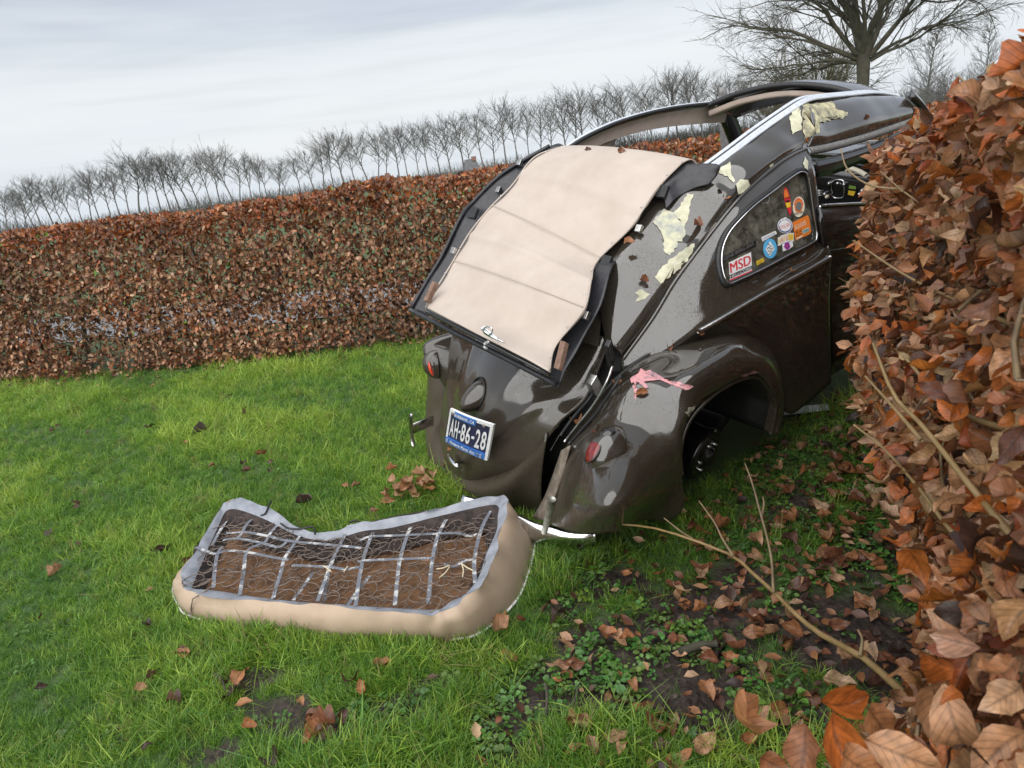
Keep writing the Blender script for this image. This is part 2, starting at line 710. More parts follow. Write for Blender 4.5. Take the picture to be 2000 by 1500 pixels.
WOOD = simple('weathered_wood', (0.11, 0.06, 0.04), 0.65, col2=(0.22, 0.13, 0.09), scale=40, bump=0.3)
TINT = simple('dark_lens', (0.012, 0.010, 0.008), 0.08, coat=0.5)
RED = simple('red_lens', (0.20, 0.012, 0.010), 0.22, col2=(0.10, 0.008, 0.008), scale=60, coat=0.5)
REDB = simple('bright_red_lens', (0.6, 0.05, 0.025), 0.2, coat=0.5)
PLATE_BLUE = simple('plate_blue', (0.010, 0.014, 0.075), 0.35, col2=(0.03, 0.028, 0.06), scale=45)
FRAME_BLUE = simple('frame_blue', (0.035, 0.14, 0.45), 0.4, var=0.2)
WHITE = simple('white_print', (0.80, 0.80, 0.82), 0.45, col2=(0.62, 0.62, 0.62), scale=80)
STK = {}
for k_, c_ in dict(white=(.78, .78, .78), red=(.62, .03, .05), black=(.012, .012, .012), blue=(.10, .42, .72), navy=(.03, .05, .28), orange=(.75, .20, .03), yellow=(.75, .50, .04), purple=(.35, .05, .40), grey=(.16, .16, .16), cream=(.72, .66, .52), teal=(.35, .62, .58), green=(.18, .30, .06)).items():
    STK[k_] = simple('sticker_' + k_, c_, 0.35)


def glass_mat():
    mt, nt, b = newmat('dirty_glass')
    L = nt.links.new
    tr = nt.nodes.new('ShaderNodeBsdfTransparent')
    tr.inputs[0].default_value = (0.80, 0.80, 0.76, 1)
    gl = nt.nodes.new('ShaderNodeBsdfGlossy')
    gl.inputs['Roughness'].default_value = 0.04
    fr = nt.nodes.new('ShaderNodeFresnel')
    fr.inputs[0].default_value = 1.5
    m1 = nt.nodes.new('ShaderNodeMixShader')
    L(fr.outputs[0], m1.inputs[0])
    L(tr.outputs[0], m1.inputs[1])
    L(gl.outputs[0], m1.inputs[2])
    df = nt.nodes.new('ShaderNodeBsdfDiffuse')
    df.inputs[0].default_value = (0.42, 0.40, 0.33, 1)
    tc = nt.nodes.new('ShaderNodeTexCoord')
    n = nt.nodes.new('ShaderNodeTexNoise')
    n.inputs['Scale'].default_value = 22
    n.inputs['Detail'].default_value = 8
    n.inputs['Roughness'].default_value = 0.75
    L(tc.outputs['Object'], n.inputs['Vector'])
    r = nt.nodes.new('ShaderNodeMapRange')
    r.inputs[1].default_value = 0.42
    r.inputs[2].default_value = 0.75
    r.inputs[3].default_value = 0.05
    r.inputs[4].default_value = 0.42
    L(n.outputs['Fac'], r.inputs[0])
    m2 = nt.nodes.new('ShaderNodeMixShader')
    L(r.outputs[0], m2.inputs[0])
    L(m1.outputs[0], m2.inputs[1])
    L(df.outputs[0], m2.inputs[2])
    L(m2.outputs[0], nt.nodes['Material Output'].inputs['Surface'])
    return mt


GLASS = glass_mat()
LEAF_STUFF = leaf_mat('beech_leaves', 'attr', veins=False, trans=0.2)
LEAF_VEIN = leaf_mat('beech_leaves_veined', 'attr', veins=True, trans=0.2)
LEAF_OBJ = leaf_mat('beech_leaf', 'obj', veins=True, trans=0.2)
GRASS = leaf_mat('grass_blades', 'inst', veins=False, trans=0.45, rough=0.36)
WEED = leaf_mat('weed_leaves', 'inst', veins=False, trans=0.3, rough=0.4)
TWIG = simple('twig_bark', (0.10, 0.065, 0.035), 0.55, col2=(0.20, 0.14, 0.07), scale=30)
TWIG_G = simple('olive_twig_bark', (0.16, 0.105, 0.035), 0.45, col2=(0.26, 0.17, 0.075), scale=25)
BARK = simple('tree_bark', (0.040, 0.036, 0.026), 0.9, col2=(0.075, 0.068, 0.045), scale=4, bump=0.4)
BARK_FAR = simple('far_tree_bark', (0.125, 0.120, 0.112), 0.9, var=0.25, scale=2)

# ================================================================== GROUND
MUD = []
for (u, v, ru, rv, w) in ((1200, 1135, 60, 28, 1), (1345, 1200, 105, 45, 1.1), (1250, 1290, 140, 45, 1.1), (1330, 1345, 120, 50, 1), (1075, 1330, 100, 35, .9), (1010, 1395, 90, 40, .9), (560, 1395, 75, 35, .8),
                          (980, 1450, 60, 40, .8), (1150, 1245, 70, 35, .9), (200, 1420, 60, 30, .5), (760, 1400, 110, 40, .55), (420, 1470, 80, 40, .5), (640, 1440, 40, 40, .7), (1420, 1270, 60, 35, .9), (1700, 1250, 160, 90, .75), (1820, 1330, 130, 110, .8), (1260, 1230, 120, 40, .9), (1180, 1370, 110, 40, .8), (1400, 1390, 90, 50, .7), (1560, 1400, 90, 60, .6), (1560, 1000, 60, 40, .5), (1450, 1130, 60, 30, .6), (1700, 1080, 140, 60, .55), (500, 1325, 60, 22, .7), (1110, 1190, 40, 30, .8), (860, 1330, 60, 20, .6)):
    c = gnd(u, v)
    MUD.append((c[0], c[1], abs(gnd(u + ru, v)[0] - c[0]), abs(gnd(u, v - rv)[1] - c[1]), w))


def mudf(x, y):
    P = np.stack([x, y, np.zeros_like(x)], -1)
    m_ = np.zeros_like(x)
    for (cx, cy, rx, ry, w) in MUD:
        q = ((x - cx) / rx) ** 2 + ((y - cy) / ry) ** 2
        m_ = np.maximum(m_, w * np.exp(-0.7 * q))
    m_ = m_ + 0.24 * vnoise(P, 9, 3) + 0.14 * vnoise(P, 25, 4)
    return np.clip((m_ - 0.25) / 0.20, 0, 1)


def gz(x, y):
    P = np.stack([x, y, np.zeros_like(x)], -1)
    near = np.exp(-np.maximum(0, np.hypot(x, y) - 9) / 4)
    return near * (0.012 * vnoise(P, 2.0, 5) + 0.006 * vnoise(P, 7, 6))


def graded(lo, hi, step, end, grow=1.16):
    a = list(np.arange(lo, hi, step))
    s = step
    x = a[-1]
    up = []
    while x < end:
        s *= grow
        x += s
        up.append(x)
    s = step
    x = a[0]
    dn = []
    while x > -end:
        s *= grow
        x -= s
        dn.append(x)
    return np.array(dn[::-1] + a + up)


gx = graded(-1.7, 2.0, 0.022, 1500)
gy = graded(0.7, 3.4, 0.022, 1500)
X, Y = np.meshgrid(gx, gy, indexing='ij')
Zm = mudf(X, Y) * (np.hypot(X, Y) < 8)
P3 = np.stack([X, Y, np.zeros_like(X)], -1)
Zg = gz(X, Y) + Zm * (0.012 * np.abs(vnoise(P3, 30, 7)) + 0.010 * vnoise(P3, 75, 8) + 0.006 * rng.normal(size=X.shape) - 0.012)
V = np.stack([X, Y, Zg], -1).reshape(-1, 3)
colm = np.zeros((len(V), 3))
colm[:, 0] = Zm.ravel()


def ground_mat():
    mt, nt, b = newmat('soil_and_turf')
    L = nt.links.new
    at = nt.nodes.new('ShaderNodeAttribute')
    at.attribute_name = 'tint'
    sp = nt.nodes.new('ShaderNodeSeparateColor')
    L(at.outputs['Color'], sp.inputs[0])
    tc = nt.nodes.new('ShaderNodeTexCoord')
    n = nt.nodes.new('ShaderNodeTexNoise')
    n.inputs['Scale'].default_value = 60
    n.inputs['Detail'].default_value = 6
    L(tc.outputs['Object'], n.inputs['Vector'])
    n2 = nt.nodes.new('ShaderNodeTexNoise')
    n2.inputs['Scale'].default_value = 0.25
    n2.inputs['Detail'].default_value = 5
    L(tc.outputs['Object'], n2.inputs['Vector'])
    r = nt.nodes.new('ShaderNodeValToRGB')
    r.color_ramp.elements[0].color = (0.011, 0.0075, 0.0055, 1)
    r.color_ramp.elements[1].color = (0.060, 0.041, 0.032, 1)
    r.color_ramp.elements[0].position = 0.3
    r.color_ramp.elements[1].position = 0.72
    L(n.outputs['Fac'], r.inputs[0])
    g = nt.nodes.new('ShaderNodeValToRGB')
    g.color_ramp.elements[0].color = (0.030, 0.060, 0.013, 1)
    g.color_ramp.elements[1].color = (0.055, 0.10, 0.022, 1)
    L(n2.outputs['Fac'], g.inputs[0])
    mx = nt.nodes.new('ShaderNodeMix')
    mx.data_type = 'RGBA'
    L(sp.outputs[0], mx.inputs['Factor'])
    L(g.outputs[0], mx.inputs['A'])
    L(r.outputs[0], mx.inputs['B'])
    L(mx.outputs['Result'], b.inputs['Base Color'])
    b.inputs['Roughness'].default_value = 0.75
    bp = nt.nodes.new('ShaderNodeBump')
    bp.inputs['Strength'].default_value = 0.8
    bp.inputs['Distance'].default_value = 0.012
    L(n.outputs['Fac'], bp.inputs['Height'])
    L(bp.outputs[0], b.inputs['Normal'])
    return mt


ground = mkbig('ground', V, [grid_faces(len(gx), len(gy))], ground_mat(), cols=colm)
ground['kind'] = 'structure'
# wet road beyond the far hedge
ROADM = simple('wet_asphalt', (0.17, 0.17, 0.17), 0.5, var=0.25, scale=3, spec=0.35)
HEDGE_LINE = np.array([(-10.5, 8.2), (-7.5, 7.35), (-5.0, 6.78), (-2.75, 6.28), (-0.7, 6.15), (1.5, 6.3), (4.0, 7.0), (8.0, 8.6), (14, 11.5)])
hl = cr1(HEDGE_LINE, 60)
tn = np.gradient(hl, axis=0)
tn /= np.linalg.norm(tn, axis=1, keepdims=True)
nrm = np.stack([-tn[:, 1], tn[:, 0]], 1)
ra, rb = hl + nrm * 1.5, hl + nrm * 3.6
V = np.concatenate([np.stack([np.c_[ra, np.full(60, 0.012)], np.c_[rb, np.full(60, 0.012)]], 1).reshape(-1, 3)])
o = mk('road', V, grid_faces(60, 2), ROADM)
o['kind'] = 'structure'

# ================================================================== FAR TREES
class MB:
    def __init__(s):
        s.V, s.Q, s.n = [], [], 0

    def tube(s, pts, rad, sides):
        v, f = tube_arr(pts, rad, sides)
        s.V.append(v)
        s.Q.append(f + s.n)
        s.n += len(v)

    def mesh(s, name, mat):
        o = mkbig(name, np.concatenate(s.V), [np.concatenate(s.Q)], mat)
        me = o.data
        bpy.data.objects.remove(o)
        return me


def curved(p, d, ln, bend, n, r):
    pts = [np.array(p)]
    d = np.array(d, float)
    for _ in range(n):
        d = d + r.normal(size=3) * bend
        d /= np.linalg.norm(d)
        pts.append(pts[-1] + d * ln / n)
    return np.array(pts), d


def grow(mb, p, d, ln, rad, lev, r, P):
    n = 4 if lev < 2 else 3
    pts, d2 = curved(p, d, ln, P['bend'], n, r)
    mb.tube(pts, np.linspace(rad, rad * P['tap'], n + 1), 5 if lev < 2 else 3)
    if lev >= P['lev']:
        return
    k = P['kids'][lev]
    for i in range(k):
        t = r.uniform(P['t0'], 1.0) if i else 1.0
        j = min(int(t * n), n - 1)
        q = pts[j] + (pts[j + 1] - pts[j]) * (t * n - j)
        dd = pts[j + 1] - pts[j]
        dd = dd / np.linalg.norm(dd)
        ax = np.cross(dd, r.normal(size=3))
        ax /= np.linalg.norm(ax)
        ang = P['ang'] * r.uniform(0.5, 1.3) * (0.5 if i == 0 else 1)
        nd = dd * math.cos(ang) + ax * math.sin(ang)
        nd[2] += P['up'][min(lev, len(P['up']) - 1)]
        nd /= np.linalg.norm(nd)
        grow(mb, q, nd, ln * P['len'] * r.uniform(0.7, 1.15), max(rad * P['rr'] * (1.15 if i == 0 else 0.9), P.get('rmin', 0.007)), lev + 1, r, P)


def row_tree(seed):
    r = np.random.default_rng(seed)
    tr, cr_ = MB(), MB()
    h = r.uniform(8.2, 9.6)
    pts, d = curved((0, 0, -0.1), (r.normal() * .05, r.normal() * .05, 1), h, 0.035, 8, r)
    tr.tube(pts, np.linspace(0.135, 0.022, 9), 6)
    P = dict(bend=0.09, tap=0.5, lev=4, kids=[4, 4, 4, 3], t0=0.2, ang=0.46, up=[0.3, 0.14, 0.10, 0.08], len=0.62, rr=0.55)
    low = r.uniform(.36, .50)
    for k in range(17):
        t = low + (0.99 - low) * (k + r.uniform(0, 1)) / 17
        j = min(int(t * 8), 7)
        a = k * 2.4 + r.uniform(-.5, .5)
        s = r.uniform(0.45, 0.95)
        prof_ = math.sin(math.pi * min(1, .22 + .80 * (t - low) / (1 - low))) * 1.1 + .35
        grow(cr_, pts[j] + (pts[j + 1] - pts[j]) * (t * 8 - j), (math.cos(a) * s, math.sin(a) * s, 0.85), r.uniform(1.7, 2.3) * prof_, 0.048, 1, r, P)
    V = np.concatenate(tr.V + cr_.V)
    s = 1.0 / np.percentile(V[:, 2], 98.5)
    for b_ in (tr, cr_):
        b_.V = [v * np.array([s * 1.0, s, s]) for v in b_.V]
    return tr.mesh('trunk', BARK_FAR), cr_.mesh('crown', BARK_FAR)


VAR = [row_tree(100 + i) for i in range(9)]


def put_tree(me, loc, h, rz, wide, label, group, tilt=0):
    o = empty('bare_tree', loc)
    o.rotation_euler = (tilt, 0, rz)
    o.scale = (h * wide, h * wide, h)
    for mm, nn in zip(me, ('trunk', 'crown')):
        c = bpy.data.objects.new(nn, mm)
        COL.objects.link(c)
        c.parent = o
    tag(o, label, 'tree', group)
    return o


TRX = [12, 35, 52, 67, 82, 105, 122, 142, 160, 178, 192, 215, 234, 252, 270, 290, 312, 331, 350, 370, 392, 412, 430, 455, 467, 492, 506, 520, 545, 560, 587, 612, 630, 650, 672, 695, 720, 738, 755, 778, 797, 817, 837, 860, 880, 905, 920, 945, 965, 990, 1012, 1034, 1054, 1076, 1106, 1124, 1140, 1174, 1190, 1207, 1234, 1260, 1279, 1302, 1324, 1354, 1374, 1395, 1425, 1450]
HX = [0, 45, 120, 200, 290, 360, 430, 500, 545, 565, 587, 630, 672, 720, 795, 900, 945, 1000, 1060, 1140, 1210, 1330, 1400, 1450]
HH = [62, 74, 78, 82, 105, 100, 102, 90, 60, 52, 72, 84, 111, 90, 98, 97, 100, 117, 104, 116, 112, 116, 100, 90]
NUM = {1: 'first', 2: 'second', 3: 'third', 4: 'fourth', 5: 'fifth', 6: 'sixth', 7: 'seventh', 8: 'eighth', 9: 'ninth', 10: 'tenth', 11: 'eleventh', 12: 'twelfth', 13: 'thirteenth', 14: 'fourteenth', 15: 'fifteenth', 16: 'sixteenth', 17: 'seventeenth', 18: 'eighteenth', 19: 'nineteenth'}
TENS = {20: ('twentieth', 'twenty'), 30: ('thirtieth', 'thirty'), 40: ('fortieth', 'forty'), 50: ('fiftieth', 'fifty'), 60: ('sixtieth', 'sixty'), 70: ('seventieth', 'seventy')}


def ordinal(n):
    if n < 20:
        return NUM[n]
    t, q = n // 10 * 10, n % 10
    return TENS[t][0] if q == 0 else TENS[t][1] + '-' + NUM[q]


def hz(u):
    return 452 - 0.1365 * u


nleft = sum(1 for u in TRX if u < 568)
nmid = sum(1 for u in TRX if 568 <= u < 1050)
for i, u in enumerate(TRX):
    dist = 185 - 45 * min(1, u / 700.0) + rng.uniform(-4, 10)
    hp = np.interp(u, HX, HH) * rng.uniform(0.84, 1.08)
    p = far(u, hz(u), dist)
    h = (hp / F * dist + 1.0)
    if u < 568:
        lb = 'bare tree, %s from the left end of the far row' % ordinal(i + 1)
        gp = 'bare trees of the row left of the gap'
    elif u < 1050:
        lb = 'bare tree, %s right of the gap in the far row' % ordinal(i + 1 - nleft)
        gp = 'bare trees of the row between the gap and the car'
    else:
        lb = 'bare tree beyond the open car roof, %s from the left' % ordinal(i + 1 - nleft - nmid)
        gp = 'bare trees of the row behind the car roof'
    put_tree(VAR[int(rng.integers(0, 9))], (p[0], p[1], 0), h, rng.uniform(0, 6.28), rng.uniform(1.0, 1.45), lb, gp)


# far woods and undergrowth at the foot of the row, one hazy mass
def brush(name, pts, hgt, n, mat, seed, spread=3.0):
    r = np.random.default_rng(seed)
    P = cr1(np.array(pts, float), 200)
    idx = r.integers(0, 199, n)
    b = P[idx] + np.c_[r.normal(size=(n, 2)) * spread, np.zeros(n)]
    hh = hgt * r.uniform(0.25, 1.0, n) * (0.75 + 0.35 * np.sin(idx * 0.21) * np.sin(idx * 0.063 + 1))
    d = np.c_[r.normal(size=(n, 2)) * 0.35, np.ones(n)] * hh[:, None]
    w = np.c_[r.normal(size=(n, 2)), np.zeros(n)]
    w = w / np.linalg.norm(w, axis=1, keepdims=True) * r.uniform(0.03, 0.10, n)[:, None]
    V = np.stack([b - w, b + w, b + d + w * 0.3, b + d - w * 0.3], 1).reshape(-1, 3)
    Q = np.arange(n * 4).reshape(-1, 4)
    o = mkbig(name, V, [Q], mat)
    return o


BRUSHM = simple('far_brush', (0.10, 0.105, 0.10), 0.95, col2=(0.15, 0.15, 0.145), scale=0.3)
lb_ = [far(u, hz(u), 205) for u in (-40, 200, 420, 560, 800, 1050, 1300, 1480)]
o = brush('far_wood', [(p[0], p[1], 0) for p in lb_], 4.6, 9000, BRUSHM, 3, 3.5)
tag(o, kind='stuff')
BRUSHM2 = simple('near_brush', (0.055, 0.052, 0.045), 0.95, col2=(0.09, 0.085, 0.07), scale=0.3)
lb_ = [far(u, hz(u), 150) for u in (1180, 1300, 1420, 1540, 1660, 1780, 1900, 2050)]
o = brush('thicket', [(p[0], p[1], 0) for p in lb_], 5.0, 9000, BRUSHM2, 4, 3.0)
tag(o, kind='stuff')


# ---- the big spreading tree
def big_tree():
    r = np.random.default_rng(5)
    base = far(1683, hz(1683), 29.0)
    o = empty('spreading_tree', (base[0], base[1], 0))
    tag(o, 'large bare spreading tree with thick mossy trunk rising behind the car roof', 'tree')
    tr, cr_ = MB(), MB()
    tz = np.array([-.2, 0, .8, 1.6, 2.6, 3.3, 3.9])
    tr.tube(np.c_[0.01 * np.sin(tz * 3), 0 * tz, tz], [.32, .28, .24, .215, .205, .23, .28], 14)
    o2 = mkbig('trunk', np.concatenate(tr.V), [np.concatenate(tr.Q)], BARK, parent=o)
    P = dict(bend=0.17, tap=0.5, lev=6, kids=[4, 5, 4, 4, 3, 3], t0=0.12, ang=0.58, up=[0.05, 0.06, 0.04, 0.0, -0.05, -.06], len=0.68, rr=0.52, rmin=.004)
    xr = np.array([0.878, -0.479, 0])     # picture-right as seen on site
    yb = np.array([0.479, 0.878, 0])
    for (sx, sy, sz, ln, rad) in ((-1.0, .15, .62, 3.1, .15), (-.95, -.5, .85, 3.2, .14), (-.55, .4, 1.1, 3.4, .19), (-.25, -.3, 1.3, 3.6, .20), (.12, .2, 1.4, 3.7, .23), (.42, -.25, 1.2, 3.5, .19), (.75, .3, .95, 3.4, .17), (1.0, -.2, .62, 3.3, .15), (.95, .5, .42, 2.9, .11), (-.85, .7, .5, 2.9, .11), (-1.0, -.2, .30, 2.7, .10), (.3, 1, .9, 3.0, .14), (-.1, -1, .9, 3.0, .14), (1.0, .1, .33, 2.6, .09)):
        d = xr * sx + yb * sy + np.array([0, 0, sz])
        d /= np.linalg.norm(d)
        p0 = np.array([0, 0, 3.15 + 0.55 * min(1, max(0, sz - .3))]) + (xr * sx + yb * sy) * 0.22
        grow(cr_, p0, d, ln * 0.80, rad * .68, 1, r, P)
    mkbig('crown', np.concatenate(cr_.V), [np.concatenate(cr_.Q)], BARK, parent=o)


big_tree()


def other_tree(u, v, dist, hpx, name, label, seed, kind, wide=1.0, mat=BARK_FAR):
    r = np.random.default_rng(seed)
    tr, cr_ = MB(), MB()
    if kind == 'cone':
        pts, d = curved((0, 0, 0), (0, 0, 1), 9.5, 0.03, 8, r)
        tr.tube(pts, np.linspace(0.16, 0.02, 9), 6)
        P = dict(bend=0.08, tap=0.5, lev=3, kids=[4, 4, 4], t0=0.2, ang=0.5, up=[0.18, 0.12, 0.1], len=0.6, rr=0.55, rmin=.013)
        for k in range(60):
            t = r.uniform(0.16, 0.99)
            j = min(int(t * 8), 7)
            a = r.uniform(0, 6.28)
            grow(cr_, pts[j] + (pts[j + 1] - pts[j]) * (t * 8 - j), (math.cos(a), math.sin(a), 0.75), 2.3 * (1.08 - t) + 0.25, 0.035, 1, r, P)
    else:
        pts, d = curved((0, 0, 0), (0, 0, 1), 2.6, 0.05, 4, r)
        tr.tube(pts, np.linspace(0.20, 0.15, 5), 6)
        P = dict(bend=0.14, tap=0.5, lev=4, kids=[4, 4, 4, 4], t0=0.2, ang=0.6, up=[0.16, 0.08, 0.05, 0], len=0.64, rr=0.56, rmin=.012)
        for k in range(34):
            t = r.uniform(0.3, 1)
            j = min(int(t * 4), 3)
            a = r.uniform(0, 6.28)
            s = r.uniform(0.3, 1.3)
            grow(cr_, pts[j], (math.cos(a) * s, math.sin(a) * s, 0.8), 2.6, 0.06, 1, r, P)
    Vm = np.concatenate(cr_.V)[:, 2].max()
    h = (hpx / F * dist + 1.3) / Vm
    p = far(u, v, dist)
    o = empty(name, (p[0], p[1], 0))
    o.scale = (h * wide, h * wide, h)
    for b_, nn in ((tr, 'trunk'), (cr_, 'crown')):
        c = mkbig(nn, np.concatenate(b_.V), [np.concatenate(b_.Q)], mat, parent=o)
    tag(o, label, 'tree')


BARK_OLIVE = simple('olive_twigs', (0.075, 0.068, 0.035), 0.9, var=0.25, scale=2)
other_tree(1590, hz(1590), 48, 165, 'bushy_tree', 'low dense olive bare tree left of the big trunk behind the roof', 31, 'round', 0.95, BARK_OLIVE)
other_tree(1500, hz(1500), 75, 105, 'bushy_tree', 'small round bare tree at the left foot of the olive tree', 32, 'round', 0.8)
other_tree(1808, hz(1808), 70, 118, 'slender_tree', 'slender pointed bare tree right of the big trunk', 33, 'cone', 1.0)
other_tree(1922, hz(1922), 95, 112, 'slender_tree', 'pale slender bare tree above the right hedge top', 34, 'cone', 0.85)
other_tree(1862, hz(1862), 60, 62, 'bushy_tree', 'dark low bushy bare tree between the two slender trees', 35, 'round', 1.25)
other_tree(1770, hz(1770), 66, 52, 'bushy_tree', 'low bushy bare tree just above the front edge of the roof', 36, 'round', 1.3)


# ---- farm buildings beyond the hedge
ROOFM = simple('slate_roof', (0.085, 0.085, 0.09), 0.6, var=0.3, scale=1.5)
BRICKM = simple('brick_wall', (0.22, 0.12, 0.09), 0.8, var=0.25, scale=1.2)


def barn(u, dist, wpx, hpx, label, hip=False):
    p = far(u, hz(u), dist)
    w = wpx / F * dist / 2
    h = hpx / F * dist
    o = empty('farm_building', (p[0], p[1], 0))
    o.rotation_euler = (0, 0, -math.atan2(p[0], p[1]) + 0.25)
    e = h * 0.42
    dd = w * 0.8
    V = [(-w, -dd, 0), (w, -dd, 0), (w, dd, 0), (-w, dd, 0), (-w, -dd, e), (w, -dd, e), (w, dd, e), (-w, dd, e)]
    mk('wall', V, [(0, 1, 5, 4), (1, 2, 6, 5), (2, 3, 7, 6), (3, 0, 4, 7)], BRICKM, o, False)
    k = 0.15 if hip else 0.8
    a = 1.08
    V = [(-w * a, -dd * a, e - .05), (w * a, -dd * a, e - .05), (w * a, dd * a, e - .05), (-w * a, dd * a, e - .05), (-w * k, 0, h), (w * k, 0, h)]
    r = mk('roof', V, [(0, 1, 5, 4), (2, 3, 4, 5), (1, 2, 5), (3, 0, 4), (3, 2, 1, 0)], ROOFM, o, False)
    c, f = box_arr((w * k * 0.7, 0, h), (.35, 0, 0), (0, .35, 0), (0, 0, h * .12))
    mk('chimney', c, f, BRICKM, r, False)
    for s in (-.5, 0, .5):
        c, f = box_arr((w * s, -dd - .01, e * .55), (w * .1, 0, 0), (0, .03, 0), (0, 0, e * .25))
        mk('window', c, f, BLACKGLOSS, o, False)
    tag(o, label, 'farmhouse')


barn(745, 125, 44, 24, 'long grey roofed farm building showing over the hedge')
barn(920, 120, 26, 32, 'small pyramid roofed farm building just left of the canvas')

# ================================================================== LEAVES
def leaf_shape(ns, nc, seed, curl=0.25, wave=0.06, fold=0.25):
    """a beech leaf: returns verts (len 1 along x, unit), faces (quads), luv"""
    r = np.random.default_rng(seed)
    x = np.linspace(0, 1, ns)
    w = 0.30 * np.sin(np.pi * np.clip(x, 0, 1) ** 0.85) ** 0.8 * (1 - 0.12 * x)
    w[0] = 0.012
    w[-1] = 0.004
    yy = np.linspace(-1, 1, nc)
    Y = w[:, None] * yy[None, :]
    Xx = np.repeat(x[:, None], nc, 1)
    c1, c2 = r.uniform(-1, 1, 2)
    Z = fold * np.abs(Y) * r.uniform(0.2, 1.4) + curl * c1 * (Xx - 0.5) ** 2 * 1.6 + 0.35 * c2 * Y * (Xx - .3) * curl * 2
    ph = r.uniform(0, 6.28)
    Z += wave * np.sin(Xx * r.uniform(9, 15) + ph) * np.abs(yy)[None, :] ** 1.5
    Z += curl * r.uniform(-.5, 1) * (np.abs(Y) ** 2) * 3.5
    Y = Y * (1 + 0.05 * np.sin(Xx * r.uniform(14, 24) + ph)) + 0.05 * r.normal() * np.sin(Xx * 3.1)
    V = np.stack([Xx - 0.0, Y, Z], -1).reshape(-1, 3)
    luv = np.stack([Xx, np.repeat(yy[None, :], ns, 0) * 0.5], -1).reshape(-1, 2)
    return V, grid_faces(ns, nc), luv


def rand_frames(dirs, norms):
    """rotation matrices with columns (leaf axis, across, normal)"""
    d = dirs / np.linalg.norm(dirs, axis=1, keepdims=True)
    n = norms - (norms * d).sum(1, keepdims=True) * d
    n /= np.linalg.norm(n, axis=1, keepdims=True) + 1e-9
    c = np.cross(n, d)
    return np.stack([d, c, n], -1)


def bake(name, shapes, pos, Rm, size, tint, mat, parent=None):
    n = len(pos)
    which = rng.integers(0, len(shapes), n)
    VV, QQ, CC, UU, off = [], [], [], [], 0
    for k, (v, q, u) in enumerate(shapes):
        ix = np.nonzero(which == k)[0]
        if not len(ix):
            continue
        W = np.einsum('nij,vj->nvi', Rm[ix], v) * size[ix, None, None] + pos[ix, None]
        VV.append(W.reshape(-1, 3))
        QQ.append((q[None] + (np.arange(len(ix)) * len(v))[:, None, None]).reshape(-1, 4) + off)
        CC.append(np.repeat(tint[ix], len(v), 0))
        UU.append(np.tile(u, (len(ix), 1)))
        off += len(ix) * len(v)
    return mkbig(name, np.concatenate(VV), [np.concatenate(QQ)], mat, parent, np.concatenate(CC), np.concatenate(UU))


PAL = np.array([(0.035, 0.015, 0.009), (0.090, 0.032, 0.014), (0.17, 0.065, 0.026), (0.27, 0.115, 0.047), (0.36, 0.185, 0.092), (0.45, 0.27, 0.16), (0.36, 0.105, 0.022), (0.24, 0.055, 0.015)])


def tints(n, w):
    w = np.array(w, float)
    k = rng.choice(len(PAL), n, p=w / w.sum())
    c = PAL[k] * rng.uniform(0.75, 1.25, (n, 1)) * rng.uniform(0.92, 1.08, (n, 3))
    return np.clip(c, 0.004, 0.6)


SM = [leaf_shape(4, 3, i, 0.35, 0.05, 0.35) for i in range(8)]
LO = [leaf_shape(3, 3, 70 + i, 0.35, 0.05, 0.35) for i in range(5)]
MD = [leaf_shape(6, 5, 20 + i, 1.2, 0.09, 0.55) for i in range(10)]
HI = []
for i in range(14):
    v, q, u = leaf_shape(9, 7, 50 + i, 1.35, 0.095, 0.6)
    o = mkbig('leaf', v, [q], LEAF_OBJ, luv=u)
    HI.append(o.data)
    bpy.data.objects.remove(o)


def leaf_obj(pos, Rm, size, tint, parent=None, name='leaf', mesh=None):
    o = bpy.data.objects.new(name, mesh or HI[int(rng.integers(0, len(HI)))])
    COL.objects.link(o)
    M = np.eye(4)
    M[:3, :3] = Rm * size
    M[:3, 3] = pos
    o.matrix_world = Matrix(M.tolist())
    if parent is not None:
        o.parent = parent
    o.color = (*[float(q) for q in tint], 1)
    return o


